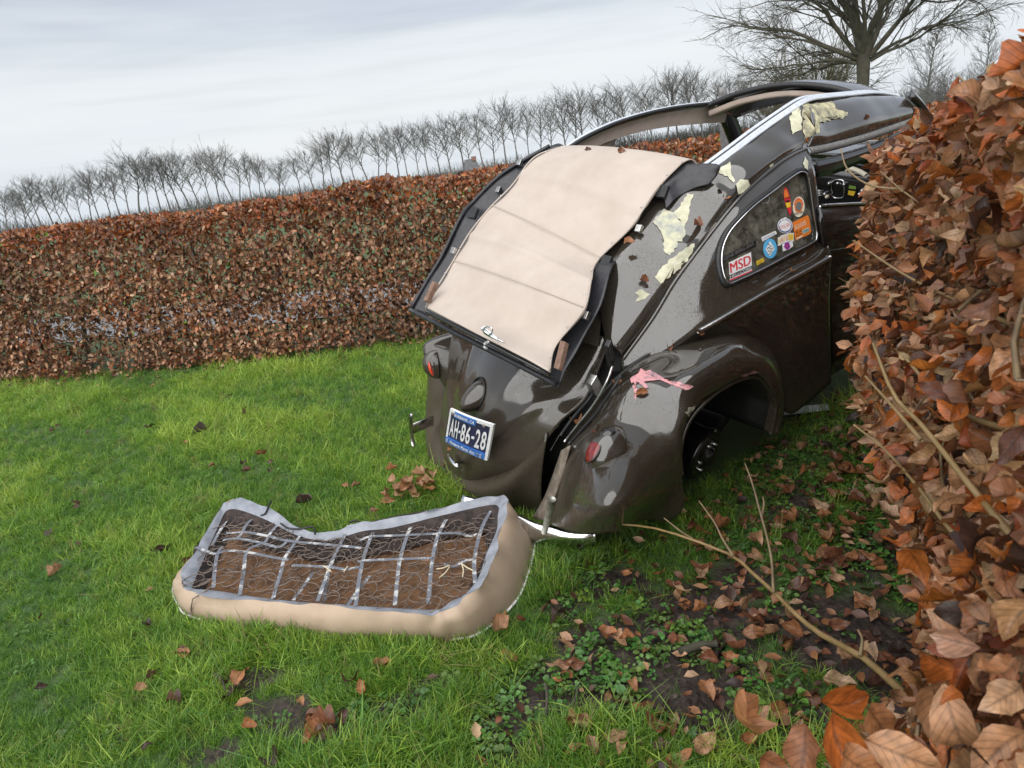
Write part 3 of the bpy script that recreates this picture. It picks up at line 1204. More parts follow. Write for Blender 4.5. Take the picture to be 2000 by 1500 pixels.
# ---- the far hedge (runs across behind the car)
def far_hedge():
    o = empty('beech_hedge', (0, 0, 0))
    tag(o, 'long clipped russet beech hedge running behind the lawn and the car', 'hedge')
    P = cr1(HEDGE_LINE, 900)
    seg = np.r_[0, np.cumsum(np.linalg.norm(np.diff(P, axis=0), axis=1))]
    Tt = seg[-1]
    n = 160000
    s = rng.uniform(0, Tt, n)
    # more leaves where the camera is near
    px_ = np.interp(s, seg, P[:, 0])
    keep = rng.uniform(size=n) < np.clip(1.25 - np.abs(px_ + 1.5) / 14, 0.35, 1)
    s = s[keep]
    n = len(s)
    cx = np.interp(s, seg, P[:, 0])
    cy = np.interp(s, seg, P[:, 1])
    tx = np.interp(s, seg[:-1], np.diff(P[:, 0]))
    ty = np.interp(s, seg[:-1], np.diff(P[:, 1]))
    l = np.hypot(tx, ty)
    tx, ty = tx / l, ty / l
    nx, ny = ty, -tx                      # towards the camera
    kind = rng.uniform(size=n)
    z = rng.uniform(0.03, 1.35, n)
    dep = np.where(kind < 0.62, 0.33 - np.abs(rng.normal(size=n)) * 0.11, rng.uniform(-0.36, 0.30, n))
    top = kind > 0.84
    z = np.where(top, 1.385 - np.abs(rng.normal(size=n)) * 0.05, z)
    z = np.where(top, z + 0.02 * np.sin(s * 2.1) + 0.015 * np.sin(s * 5.3), z)
    # uneven face, thinner near the foot
    Q = np.c_[s, z, np.zeros(n)]
    dep = dep + 0.09 * vnoise(Q, 3.4, 21) + 0.05 * vnoise(Q, 1.1, 26) + 0.03 * vnoise(Q, 9.0, 22) - 0.10 * np.clip(0.5 - z, 0, 1)
    gap = vnoise(Q, 2.2, 23) + 0.5 * vnoise(Q, 6.0, 24)
    thin = np.clip(1 - np.abs(z - 0.42) / 0.24, 0, 1)
    pk = 1 - 0.75 * thin * np.clip(-0.42 + 0.95 * gap, 0, 1) - 0.55 * np.clip(-gap - 0.30, 0, 1)
    # bare foot of the hedge in places
    pk = np.where((z < 0.18) & (vnoise(Q, 1.6, 25) > -0.05), pk * 0.35, pk)
    keep = rng.uniform(size=n) < pk
    # hollow broken by the old stem near the left end of the photo
    pos = np.c_[cx + nx * dep, cy + ny * dep, z]
    keep &= ~((np.abs(pos[:, 0] + 3.85) < 0.30) & (z < 0.55) & (rng.uniform(size=n) < 0.55))
    inner = (kind >= 0.62) & ~top
    pos, nx, ny, top, z, inner, n = pos[keep], nx[keep], ny[keep], top[keep], z[keep], inner[keep], keep.sum()
    nr = np.c_[nx, ny, np.full(n, 0.35)] + rng.normal(size=(n, 3)) * 0.75
    nr[top] += np.array([0, 0, 0.9])
    dr = rng.normal(size=(n, 3)) * 0.75 + np.array([0, 0, -0.75])
    dr[top] = rng.normal(size=(top.sum(), 3)) * 0.7 + np.array([0, 0, 0.7])
    Rm = rand_frames(dr, nr)
    size = rng.uniform(0.030, 0.058, n)
    size = np.where(inner, size * 1.55, size)
    tt = tints(n, (0.6, 1.1, 2.0, 3.4, 3.2, 1.2, .9, .5)) * 1.12
    hot = tints(n, (0.4, 1, 1.4, 1.2, .4, .1, 3.0, 2.6))
    w = np.clip((z - 1.12) / 0.15, 0, 1)[:, None] * (rng.uniform(size=(n, 1)) < 0.75)
    tt = tt * .82 + .18 * tt.mean(1, keepdims=True) * np.array([1.25, .95, .8])
    tt = tt * (1 - w) + hot * w
    cl = np.clip(.88 + .38 * vnoise(np.c_[pos[:, :2], pos[:, 2] * 1.6] , 3.0, 81), .55, 1.3)[:, None]
    tt = np.clip(tt * cl, .004, .6)
    grn = rng.uniform(size=n) < 0.004
    tt[grn] = np.array([0.16, 0.28, 0.03])
    # the leaves that show largest are objects of their own
    dcam = np.linalg.norm(pos - np.array([0, 0, CAM_H]), axis=1)
    face = (pos[:, 0] > -5.2) & (pos[:, 0] < -0.8) & ((pos[:, 1] - np.interp(pos[:, 0], P[:, 0], P[:, 1])) < -0.30)
    cand = np.nonzero(face)[0]
    big = cand[np.argsort(-(size[cand] / dcam[cand]))[:300]]
    rest = np.ones(n, bool)
    rest[big] = False
    a_, b_ = rest & ~inner, rest & inner
    f = bake('foliage', SM, pos[a_], Rm[a_], size[a_], tt[a_], LEAF_STUFF, o)
    f['kind'] = 'stuff'
    f = bake('inner_foliage', LO, pos[b_], Rm[b_], size[b_], tt[b_], LEAF_STUFF, o)
    f['kind'] = 'stuff'
    for i in big:
        leaf_obj(pos[i], Rm[i], size[i] * 1.1, tt[i], o)
    # stems and twigs
    mb = MB()
    k = 300
    for _ in range(k):
        si = rng.uniform(0, Tt)
        c = np.array([np.interp(si, seg, P[:, 0]), np.interp(si, seg, P[:, 1])])
        for __ in range(7):
            p = np.array([c[0] + rng.normal() * .05, c[1] + rng.normal() * .06, rng.uniform(0.0, 0.9)])
            pts, d = curved(p, (rng.normal() * .8, rng.normal() * .7 - .25, rng.uniform(0, 1.0)), rng.uniform(0.3, 0.6), 0.15, 4, rng)
            mb.tube(pts, np.linspace(0.005, 0.0015, 5), 4)
    t = mkbig('twigs', np.concatenate(mb.V), [np.concatenate(mb.Q)], TWIG, o)
    t['kind'] = 'stuff'
    sv = 0.15
    for k in range(46):
        si = 0.3 + k * Tt / 46 + rng.uniform(-.1, .1)
        c = np.array([np.interp(si, seg, P[:, 0]), np.interp(si, seg, P[:, 1])])
        pts, d = curved((c[0], c[1], -0.02), (rng.normal() * .12, rng.normal() * .1, 1), 1.15, 0.07, 6, rng)
        tube('stem', pts, np.linspace(0.020, 0.007, 7) * rng.uniform(0.8, 1.5), BARK, o, 6)


far_hedge()


# ---- the near hedge on the right, the car's nose is in it
FA, FB = np.array([0.26, 0.30]), np.array([1.72, 2.98])
FD = (FB - FA) / np.linalg.norm(FB - FA)
FN = np.array([-FD[1], FD[0]])           # out of the face, to the left
FL = np.linalg.norm(FB - FA)


def near_hedge():
    o = empty('beech_hedge', (1.6, 1.4, 0))
    tag(o, 'near russet beech hedge on the right swallowing the front of the car', 'hedge')
    inv = np.array([-1.6, -1.4, 0.0])

    def field(n, hi):
        s = rng.uniform(-1.0, FL + 1.3, n)
        z = rng.uniform(0.02, 1.0, n)
        k = rng.uniform(size=n)
        htop = np.interp(s, [-1, 0.2, 1.0, 2.0, 3.0, 4.4], [1.56, 1.55, 1.50, 1.42, 1.31, 1.30])
        top = k > 0.74
        Q = np.c_[s, z * 1.4, np.zeros(n)]
        face = -np.abs(rng.normal(size=n)) * (0.09 if hi else 0.16)
        inner = -rng.uniform(0, 0.75, n)
        dep = np.where(k < 0.56, face, inner)
        dep += 0.10 * vnoise(Q, 3.2, 41) + 0.035 * vnoise(Q, 8, 42)
        z = z * htop
        # the face leans: a little further out at mid height, open at the foot
        dep += 0.05 * np.sin(np.clip(z / htop, 0, 1) * np.pi) - 0.12 * np.clip(0.35 - z, 0, 1)
        z = np.where(top, htop - np.abs(rng.normal(size=n)) * 0.06 + 0.04 * vnoise(Q, 4, 43), z)
        rr_ = np.where(top, -rng.uniform(0.0, 1.0, n), dep)
        # rounded shoulder
        z = np.where(top, z - 0.18 * np.clip(1 + rr_ / 0.16, 0, 1) ** 2, z)
        xy = FA + s[:, None] * FD + rr_[:, None] * FN
        pos = np.c_[xy, z]
        return pos, top, s, rr_

    def good(pos, s):
        c = w2c(pos)
        incar = (c[:, 0] > -0.9) & (c[:, 0] < 3.4) & (np.abs(c[:, 1]) < 0.86) & (c[:, 2] < 1.6)
        # picture-left end: nothing in front of the quarter panel
        d = pos - np.array([0, 0, CAM_H])
        q = d @ CAMR.T
        u = 1000 + F * q[:, 0] / q[:, 2]
        v = 750 + F * q[:, 1] / q[:, 2]
        lim = np.interp(v, [150, 215, 300, 420, 500, 560, 700, 820, 1000, 1150, 1300, 1500], [1850, 1790, 1715, 1690, 1665, 1650, 1665, 1715, 1775, 1830, 1830, 1690])
        lim = lim + 26 * vnoise(np.c_[v / 60, s * 3, np.zeros(len(v))], 1.0, 47) + 16 * rng.normal(size=len(v))
        tt_ = np.clip((v - 300) / 600, 0, 1)
        dmin = np.interp(u, [1650, 1800, 1900, 2000], [2.3, 1.65, 1.1, .72]) * (1 - tt_) + np.interp(u, [1650, 1800, 1900, 2000], [1.3, .85, .7, .62]) * tt_
        near = np.linalg.norm(d, axis=1) > dmin
        topl = np.interp(u, [1660, 1780, 1850, 1900, 1950, 2000, 2120], [315, 262, 232, 190, 150, 112, 60]) + 14 * vnoise(np.c_[u / 40, s * 3, np.zeros(len(v))], 1.0, 48) + 8 * rng.normal(size=len(v))
        return ~incar & ((q[:, 2] < 0) | ((u > lim) & (v > topl))) & near

    def orient(pos, top):
        n = len(pos)
        nr = np.c_[np.tile(FN * 0.8, (n, 1)), np.full(n, 0.45)] + rng.normal(size=(n, 3)) * 0.8
        nr[top] += np.array([0, 0, 0.5])
        out = np.c_[np.tile(FN * 0.45, (n, 1)), np.full(n, -0.45)]
        dr = out + rng.normal(size=(n, 3)) * 0.75
        dr[top, 2] += 0.8
        return rand_frames(dr, nr)

    W = (0.8, 1.2, 1.9, 3.0, 2.8, 2.0, 2.6, 0.6)
    pos, top, s, dp = field(82000, False)
    g = good(pos, s)
    pos, top, s = pos[g], top[g], s[g]
    n = len(pos)
    size = rng.uniform(0.026, 0.047, n) * np.where(rng.uniform(size=n) < .2, .75, 1)
    Rm = orient(pos, top)
    tt = tints(n, W)
    w = np.clip((pos[:, 2] - 1.12) / 0.2, 0, 1)[:, None] * (rng.uniform(size=(n, 1)) < 0.6)
    tt = tt * (1 - w) + tints(n, (0.5, 1, 1.6, 1.8, 1, .6, 2.4, 1.4)) * w
    d = np.linalg.norm(pos - np.array([0, 0, CAM_H]), axis=1)
    q = (pos - np.array([0, 0, CAM_H])) @ CAMR.T
    u = 1000 + F * q[:, 0] / q[:, 2]
    v = 750 + F * q[:, 1] / q[:, 2]
    inview = (q[:, 2] > 0) & (u > 1350) & (u < 2080) & (v > -50) & (v < 1560)
    rrd = ((pos[:, :2] - FA) @ FN)
    score = np.where(inview, size / d * (1 + 2.0 * np.clip(rrd + 0.12, -0.2, 0.3)) * np.where(rrd > -0.16, 1, 0.3), 0)
    big = np.argsort(-score)[:285]
    rest = np.ones(n, bool)
    rest[big] = False
    fine = rest & inview & (d < 1.5) & (rrd > -.30)
    crs = rest & ~fine
    f = bake('foliage', MD, pos[fine] + inv, Rm[fine], size[fine], tt[fine], LEAF_VEIN, o)
    f['kind'] = 'stuff'
    f = bake('inner_foliage', SM, pos[crs] + inv, Rm[crs], size[crs], tt[crs], LEAF_VEIN, o)
    f['kind'] = 'stuff'
    for i in big:
        leaf_obj(pos[i] + inv, Rm[i], size[i], np.clip(tt[i] * 1.1, 0, .6), o)
    # sprays reaching out at the bottom right corner, close to the lens
    for (uu, vv, dist, sz, ang, tl) in ((1440, 1400, .74, .085, 40, 3), (1640, 1365, .80, .075, 25, 6), (1650, 1450, .72, .085, 95, 6), (1720, 1420, .78, .080, 70, 3), (1560, 1470, .70, .07, 120, 2), (1830, 1380, .80, .085, 95, 4), (1870, 1430, .74, .09, 80, 4), (1770, 1480, .70, .085, 20, 4), (1680, 1490, .66, .07, 60, 3), (1880, 1235, .86, .085, 60, 4), (1940, 1330, .8, .085, 30, 4), (1510, 1490, .70, .05, 20, 2), (1950, 1470, .72, .085, 100, 4), (1790, 1090, 1.0, .09, 80, 6), (1735, 930, 1.35, .075, 70, 3)):
        p = np.array([0, 0, CAM_H]) + ray(uu, vv) / np.linalg.norm(ray(uu, vv)) * dist
        view = -ray(uu, vv)
        a = math.radians(ang)
        dr = CAMR[0] * math.cos(a) + CAMR[1] * math.sin(a)
        dr = dr + rng.normal(size=3) * 0.25
        nr = view + rng.normal(size=3) * 0.35 + np.array([0, 0, .4])
        R1 = rand_frames(dr[None], nr[None])[0]
        sz *= .70
        leaf_obj(p + inv - R1[:, 0] * sz * .5, R1, sz, np.clip(PAL[tl] * 1.15, 0, .6), o)
    # twigs inside
    mb = MB()
    for _ in range(3200):
        s0 = rng.uniform(-.6, FL + 1.0)
        dpt = -rng.uniform(-0.02, 0.5)
        xy = FA + s0 * FD + dpt * FN
        p = np.array([xy[0], xy[1], rng.uniform(0.05, 1.3)])
        pts, dd = curved(p, np.r_[FN * rng.uniform(-.1, .9), rng.uniform(-.1, 1.0)] + rng.normal(size=3) * .4, rng.uniform(0.10, 0.30), 0.14, 4, rng)
        if good(pts, np.full(5, s0)).all():
            mb.tube(pts + inv, np.linspace(0.0035, 0.0012, 5), 4)
    t = mkbig('twigs', np.concatenate(mb.V), [np.concatenate(mb.Q)], TWIG, o)
    t['kind'] = 'stuff'
    for k in range(10):
        s0 = 0.1 + k * 0.42
        xy = FA + s0 * FD - 0.42 * FN
        pts, dd = curved((xy[0], xy[1], -.03), (rng.normal() * .1, rng.normal() * .1, 1), 1.2, 0.08, 6, rng)
        if good(pts, np.full(7, s0)).all():
            tube('stem', pts + inv, np.linspace(0.022, 0.008, 7), BARK, o, 7)
    # branches seen in front of the leaves
    BR = [([(1705, 670), (1745, 770), (1800, 830), (1880, 930), (1945, 1010), (2030, 1110)], 1.25, .90, .0045),
          ([(1765, 695), (1850, 790), (1940, 830), (2040, 850)], 1.3, 1.05, .005),
          ([(1668, 470), (1740, 520), (1810, 560), (1900, 600), (1990, 640)], 1.9, 1.2, .0035),
          ([(1690, 735), (1740, 790), (1800, 860)], 1.3, 1.15, .003),
          ([(1642, 290), (1655, 330), (1700, 362), (1770, 370)], 2.5, 2.0, .003),
          ([(1873, 150), (1905, 178), (1960, 230), (2010, 260)], 1.5, 1.2, .003),
          ([(1668, 830), (1730, 880), (1800, 960), (1860, 1040), (1960, 1130)], 1.5, 1.0, .0035),
          ([(1985, 210), (1980, 270), (2000, 330)], 1.3, 1.1, .004),
          ([(1720, 335), (1760, 370), (1830, 420), (1900, 470)], 2.2, 1.6, .003)]
    for pts, d0, d1, rad in BR:
        k = len(pts)
        W3 = [np.array([0, 0, CAM_H]) + ray(*q) / np.linalg.norm(ray(*q)) * .86 * (d0 + (d1 - d0) * i / (k - 1)) for i, q in enumerate(pts)]
        W3 = cr1(np.array(W3), 14) + inv
        tube('branch', W3, np.linspace(rad * .45, rad, 14), TWIG_G, o, 7)
    # the long bare branch lying out over the lawn, with its side shoots
    cam0 = np.array([0, 0, CAM_H])

    def px3(pts, d0, d1):
        k = len(pts)
        return cr1(np.array([cam0 + ray(*q) / np.linalg.norm(ray(*q)) * (d0 + (d1 - d0) * i / (k - 1)) for i, q in enumerate(pts)]), 20) + inv
    lb = tube('long_branch', px3([(1850, 1425), (1790, 1378), (1740, 1330), (1680, 1280), (1610, 1243), (1560, 1205), (1511, 1156), (1465, 1115), (1430, 1085), (1340, 1050), (1270, 1030), (1212, 1024)], 1.25, 2.15), np.linspace(.0075, .0028, 20), TWIG_G, o, 8)
    lb['label'] = 'long bare olive branch reaching out over the grass'
    for pts, a, b_ in (([(1511, 1158), (1505, 1080), (1482, 990), (1468, 940), (1455, 905)], 1.72, 1.80), ([(1432, 1086), (1410, 1050), (1395, 1020), (1365, 978)], 1.87, 1.95), ([(1355, 1054), (1330, 1038), (1297, 1012)], 1.98, 2.06), ([(1680, 1282), (1684, 1250), (1676, 1230)], 1.48, 1.5), ([(1488, 1010), (1492, 985), (1490, 970)], 1.77, 1.78)):
        W3 = px3(pts, a, b_)
        tube('shoot', W3, np.linspace(.0038, .0016, 20), TWIG, lb, 7)


near_hedge()

# ================================================================== GRASS AND WEEDS
def proto_coll(name, metas):
    c = bpy.data.collections.new(name)
    for i, (V, Q, mat) in enumerate(metas):
        o = mkbig(name + '_clump', V, [Q], mat)
        COL.objects.unlink(o)
        o.name = '%s_%02d' % (name, i)
        c.objects.link(o)
    return c


def tuft(seed, nb, spread, hmin, hmax, wid, lean):
    r = np.random.default_rng(seed)
    VV, QQ, off = [], [], 0
    for k in range(nb):
        b = np.r_[r.normal(size=2) * spread, -0.01]
        a = r.uniform(0, 6.28)
        h = r.uniform(hmin, hmax)
        ln = r.uniform(0.2, 1.0) * lean
        d = np.array([math.cos(a), math.sin(a), 0])
        side = np.array([-d[1], d[0], 0])
        w = wid * r.uniform(0.6, 1.2)
        ts = np.array([0, .4, .75, 1.0])
        C = b + np.outer(ln * h * ts ** 2, d) + np.outer(h * (ts - 0.28 * ln * ts ** 2), [0, 0, 1])
        ww = w * np.array([1, .9, .6, .08])
        tw = r.uniform(-.5, .5)
        sd = side + tw * d
        v = np.stack([C - ww[:, None] * sd, C + ww[:, None] * sd], 1).reshape(-1, 3)
        VV.append(v)
        QQ.append(grid_faces(4, 2) + off)
        off += 8
    return np.concatenate(VV), np.concatenate(QQ)


def scatter(name, coll, ncl, pos, rot, scl, idx, tint, kind='stuff'):
    me = bpy.data.meshes.new(name)
    n = len(pos)
    me.vertices.add(n)
    me.vertices.foreach_set('co', pos.astype(np.float32).ravel())
    for nm, ty, key, arr in (('rot', 'FLOAT_VECTOR', 'vector', rot), ('scl', 'FLOAT', 'value', scl), ('idx', 'INT', 'value', idx), ('tint', 'FLOAT_COLOR', 'color', np.c_[tint, np.ones(n)])):
        a = me.attributes.new(nm, ty, 'POINT')
        a.data.foreach_set(key, np.ascontiguousarray(arr, np.int32 if ty == 'INT' else np.float32).ravel())
    o = bpy.data.objects.new(name, me)
    COL.objects.link(o)
    ng = bpy.data.node_groups.new(name + '_nodes', 'GeometryNodeTree')
    ng.interface.new_socket('Geometry', in_out='INPUT', socket_type='NodeSocketGeometry')
    ng.interface.new_socket('Geometry', in_out='OUTPUT', socket_type='NodeSocketGeometry')
    N, L = ng.nodes, ng.links.new
    gi, go = N.new('NodeGroupInput'), N.new('NodeGroupOutput')
    ci = N.new('GeometryNodeCollectionInfo')
    ci.inputs['Collection'].default_value = coll
    ci.inputs['Separate Children'].default_value = True
    ci.inputs['Reset Children'].default_value = True
    ip = N.new('GeometryNodeInstanceOnPoints')
    ip.inputs['Pick Instance'].default_value = True

    def at(nm, ty):
        q = N.new('GeometryNodeInputNamedAttribute')
        q.data_type = ty
        q.inputs['Name'].default_value = nm
        return q.outputs['Attribute']
    L(gi.outputs[0], ip.inputs['Points'])
    L(ci.outputs[0], ip.inputs['Instance'])
    L(at('idx', 'INT'), ip.inputs['Instance Index'])
    L(at('rot', 'FLOAT_VECTOR'), ip.inputs['Rotation'])
    L(at('scl', 'FLOAT'), ip.inputs['Scale'])
    L(ip.outputs[0], go.inputs[0])
    md = o.modifiers.new('scatter', 'NODES')
    md.node_group = ng
    o['kind'] = kind
    return o


SEAT_POLY = np.array([(-1.46, 2.36), (-1.28, 2.10), (-1.04, 1.98), (-0.73, 1.89), (-0.31, 1.77), (-0.22, 1.78), (-0.08, 1.90), (-0.04, 2.0), (0.02, 2.25), (-.02, 2.5), (-0.4, 2.55), (-.8, 2.5), (-1.05, 2.62), (-1.36, 2.86), (-1.45, 2.8)])


def inpoly(x, y, poly):
    r = np.zeros(len(x), bool)
    j = len(poly) - 1
    for i in range(len(poly)):
        xi, yi = poly[i]
        xj, yj = poly[j]
        c = ((yi > y) != (yj > y)) & (x < (xj - xi) * (y - yi) / (yj - yi + 1e-12) + xi)
        r ^= c
        j = i
    return r


def free(x, y, seat=True):
    c = w2c(np.c_[x, y, np.full(len(x), 0.0)])
    incar = (np.abs(c[:, 1]) < 0.62) & (c[:, 0] > -0.66) & (c[:, 0] < 3.0)
    ok = ~incar
    if seat:
        ok &= ~inpoly(x, y, SEAT_POLY)
    return ok


def infra(n, ymin, ymax):
    """points on the ground inside the view, denser near the camera"""
    y = ymin + (ymax - ymin) * rng.uniform(size=n) ** 1.35
    x = (rng.uniform(-1, 1, n)) * (0.5 + 0.86 * y)
    return x, y


def grass_layer():
    coll = proto_coll('grass_tuft', [(*tuft(i, 16, .016, .035, .085, .0016, 1.1), GRASS) for i in range(6)] + [(*tuft(20 + i, 12, .020, .05, .12, .0019, 1.3), GRASS) for i in range(3)] + [(*tuft(30 + i, 9, .022, .05, .11, .0018, 2.4), GRASS) for i in range(3)])
    x, y = infra(78000, 0.75, 8.3)
    ok = free(x, y)
    m_ = mudf(x, y)
    ok &= rng.uniform(size=len(x)) > m_ * 0.93
    # thin, shaded turf under the near hedge; none inside the hedges
    rel = np.c_[x, y] - FA
    dface = rel @ FN
    ok &= ~((dface < -0.05) & (rng.uniform(size=len(x)) < 0.85))
    ok &= ~((dface < 0.5) & (dface >= -0.05) & (rng.uniform(size=len(x)) < 0.72))
    ok &= ~((dface < 0.9) & (dface >= 0.5) & (rng.uniform(size=len(x)) < 0.40))
    hy = np.interp(x, HEDGE_LINE[:, 0], HEDGE_LINE[:, 1])
    ok &= (y < hy - 0.12)
    ok &= ~((y > hy - 0.45) & (rng.uniform(size=len(x)) < 0.55))
    x, y, m_ = x[ok], y[ok], m_[ok]
    n = len(x)
    P = np.c_[x, y, np.zeros(n)]
    big = vnoise(P, 1.6, 61)
    med = vnoise(P, 5.0, 62)
    scl = (0.85 + 0.35 * med + 0.2 * big) * rng.uniform(0.7, 1.2, n) * (1 - 0.4 * m_)
    scl = np.clip(scl, 0.3, 1.35) * np.clip(.72 + .1 * y, .8, 1.0)
    # the long grass left along the front of the seat and in clumps
    for (u, v, rad) in ((545, 1262, .09), (790, 1290, .06), (640, 1480, .12), (1140, 1480, .12), (1090, 1130, .12), (470, 1240, .1), (760, 1500, .15), (200, 780, .25), (900, 960, .12)):
        c = gnd(u, v)
        scl += 0.45 * np.exp(-((x - c[0]) ** 2 + (y - c[1]) ** 2) / (2 * rad ** 2))
    wind = 0.9 + 0.6 * vnoise(P, 1.1, 63)
    rot = np.c_[rng.normal(size=n) * .25 + 0.25 * np.cos(wind * 3), rng.normal(size=n) * .25 + 0.25 * np.sin(wind * 3), rng.uniform(0, 6.28, n)]
    idx = np.where((big + med + rng.normal(size=n) * .4) > 0.45, rng.integers(6, 12, n), np.where(rng.uniform(size=n) < .10, rng.integers(9, 12, n), rng.integers(0, 6, n)))
    a, b_, c_ = np.array([0.190, 0.345, 0.040]), np.array([0.365, 0.490, 0.075]), np.array([0.088, 0.215, 0.033])
    t = np.clip(0.5 + 0.5 * med + 0.35 * big + rng.normal(size=n) * .34, 0, 1)[:, None]
    tint = np.where(t > 0.5, a + (b_ - a) * (t - .5) * 2, c_ + (a - c_) * t * 2) * rng.uniform(0.8, 1.2, (n, 1))
    straw = rng.uniform(size=n) < 0.03
    tint[straw] = (0.30, 0.27, 0.10)
    nearseat = inpoly(x, y, SEAT_POLY + (SEAT_POLY - SEAT_POLY.mean(0)) * .14)
    idx = np.where(nearseat, rng.integers(0, 6, n), idx)
    rot[nearseat] *= np.array([.4, .4, 1])
    z = gz(x, y)
    scatter('grass', coll, 12, np.c_[x, y, z], rot, scl, idx, tint)


def weed_proto(seed, nl, kind):
    r = np.random.default_rng(seed)
    VV, QQ, off = [], [], 0
    for k in range(nl):
        a = r.uniform(0, 6.28)
        rad = r.uniform(0.004, 0.035)
        L_ = r.uniform(0.016, 0.030) if kind == 0 else r.uniform(0.03, 0.06)
        W_ = L_ * (0.48 if kind == 0 else 0.25)
        z0 = r.uniform(0.008, 0.035)
        d = np.array([math.cos(a), math.sin(a), r.uniform(-.2, .5)])
        s = np.array([-math.sin(a), math.cos(a), r.uniform(-.3, .3)])
        u = np.array([0, 0, 1.0])
        ts = np.array([0, .3, .7, 1.0])
        ws = np.array([.25, 1, .85, .15]) * W_
        C = np.array([math.cos(a) * rad, math.sin(a) * rad, z0]) + np.outer(ts * L_, d) - np.outer(0.25 * L_ * ts ** 2, u)
        v = np.stack([C - ws[:, None] * s + ws[:, None] * .3 * u, C, C + ws[:, None] * s + ws[:, None] * .3 * u], 1).reshape(-1, 3)
        VV.append(v)
        QQ.append(grid_faces(4, 3) + off)
        off += 12
    return np.concatenate(VV), np.concatenate(QQ)


def weeds_layer():
    coll = proto_coll('weed_clump', [(*weed_proto(i, 9, 0), WEED) for i in range(4)] + [(*weed_proto(10 + i, 7, 1), WEED) for i in range(2)])
    x, y = infra(46000, 0.75, 7.0)
    P = np.c_[x, y, np.zeros(len(x))]
    rel = np.c_[x, y] - FA
    df = rel @ FN
    pr = 0.03 + 0.8 * np.clip(1 - np.abs(df - 0.1) / 0.85, 0, 1) * np.clip(0.55 + vnoise(P, 4, 71), 0, 1)
    pr = pr * (1 - .75 * mudf(x, y)) + 0.30 * mudf(x, y) * (vnoise(P, 6, 72) > 0.0)
    hy = np.interp(x, HEDGE_LINE[:, 0], HEDGE_LINE[:, 1])
    pr += 0.5 * ((y > hy - 0.6) & (y < hy))
    ok = free(x, y) & (rng.uniform(size=len(x)) < pr) & (y < hy)
    x, y = x[ok], y[ok]
    n = len(x)
    rot = np.c_[rng.normal(size=(n, 2)) * .2, rng.uniform(0, 6.28, n)]
    tint = np.array([0.075, 0.175, 0.035]) * rng.uniform(0.6, 1.5, (n, 1)) * np.c_[rng.uniform(.8, 1.5, n), np.ones(n), rng.uniform(.7, 1.3, n)]
    scatter('weeds', coll, 6, np.c_[x, y, gz(x, y)], rot, rng.uniform(0.32, 0.72, n), np.where(rng.uniform(size=n) < .93, rng.integers(0, 4, n), rng.integers(4, 6, n)), tint)


grass_layer()
weeds_layer()

# ================================================================== THE WRECKED CAR
CAR = empty('vintage_car')
_M = np.eye(4)
_M[:3, :3] = CA
_M[:3, 3] = CT
CAR.matrix_world = Matrix(_M.tolist())
tag(CAR, 'crashed dark brown vintage car, roof torn open, rear towards us, nose in the hedge', 'car')


def dent(spec, base=0.0008, f=7):
    """surface displacement: small waviness plus listed dents (x,y,z,radius,depth)"""
    def fn(P):
        d = base * vnoise(P, f, 77)
        for (x, y, z, r_, h) in spec:
            q = ((P - np.array([x, y, z])) ** 2).sum(-1)
            d = d + h * np.exp(-q / (2 * r_ * r_))
        return d
    return fn


mir = np.array([1, -1, 1.0])
# ---- quarter panel below the gutter (rows from the gutter down, columns from the tail forward)
QG = [(-.32, -.53, .915), (-.174, -.56, 1.024), (-.067, -.58, 1.122), (.042, -.59, 1.187), (.155, -.595, 1.244), (.311, -.60, 1.312), (.47, -.60, 1.352), (.62, -.60, 1.375), (.825, -.60, 1.375)]
QW1 = [(-.325, -.535, .90), (-.18, -.60, 1.0), (-.07, -.63, 1.08), (.045, -.645, 1.13), (.16, -.65, 1.18), (.31, -.655, 1.24), (.46, -.65, 1.28), (.62, -.65, 1.30), (.80, -.65, 1.28)]
QW2 = [(-.33, -.54, .885), (-.19, -.64, .97), (-.08, -.685, 1.02), (.04, -.70, 1.04), (.16, -.715, 1.04), (.31, -.72, 1.03), (.45, -.722, 1.02), (.61, -.722, 1.01), (.768, -.712, 1.04)]
QB = [(-.33, -.545, .87), (-.20, -.66, .94), (-.09, -.715, .98), (.03, -.735, .985), (.16, -.75, .98), (.31, -.757, .975), (.45, -.76, .97), (.61, -.762, .96), (.748, -.758, .953)]
QM = [(-.33, -.547, .86), (-.205, -.655, .92), (-.10, -.705, .95), (.022, -.725, .93), (.158, -.742, .90), (.31, -.752, .83), (.45, -.762, .68), (.61, -.764, .66), (.778, -.752, .70)]
QS = [(-.33, -.55, .84), (-.21, -.64, .89), (-.107, -.68, .90), (.02, -.70, .85), (.155, -.71, .79), (.31, -.725, .62), (.45, -.74, .33), (.61, -.745, .28), (.845, -.745, .28)]
QUART = np.array([QG, QW1, QW2, QB, QM, QS], float)
WINPX = [(1401, 509), (1404, 483), (1415, 457), (1432, 435), (1467, 400), (1501, 374), (1532, 350), (1556, 334), (1567, 333), (1574, 340), (1579, 362), (1586, 414), (1592, 450), (1592, 463), (1585, 474), (1536, 499), (1484, 527), (1432, 551), (1420, 556), (1411, 551), (1404, 532)]


def projpx(c):
    q = (c2w(c) - np.array([0, 0, CAM_H])) @ CAMR.T
    return 1000 + F * q[..., 0] / q[..., 2], 750 + F * q[..., 1] / q[..., 2]


def crclosed(P, n):
    P = np.asarray(P, float)
    E = np.concatenate([P[-2:], P, P[:3]])
    return cr1(E, n * (len(E) - 1) // len(P) + 1)[2 * n // len(P):][:n]


winpoly = np.array(WINPX, float)
HOLE = [False]


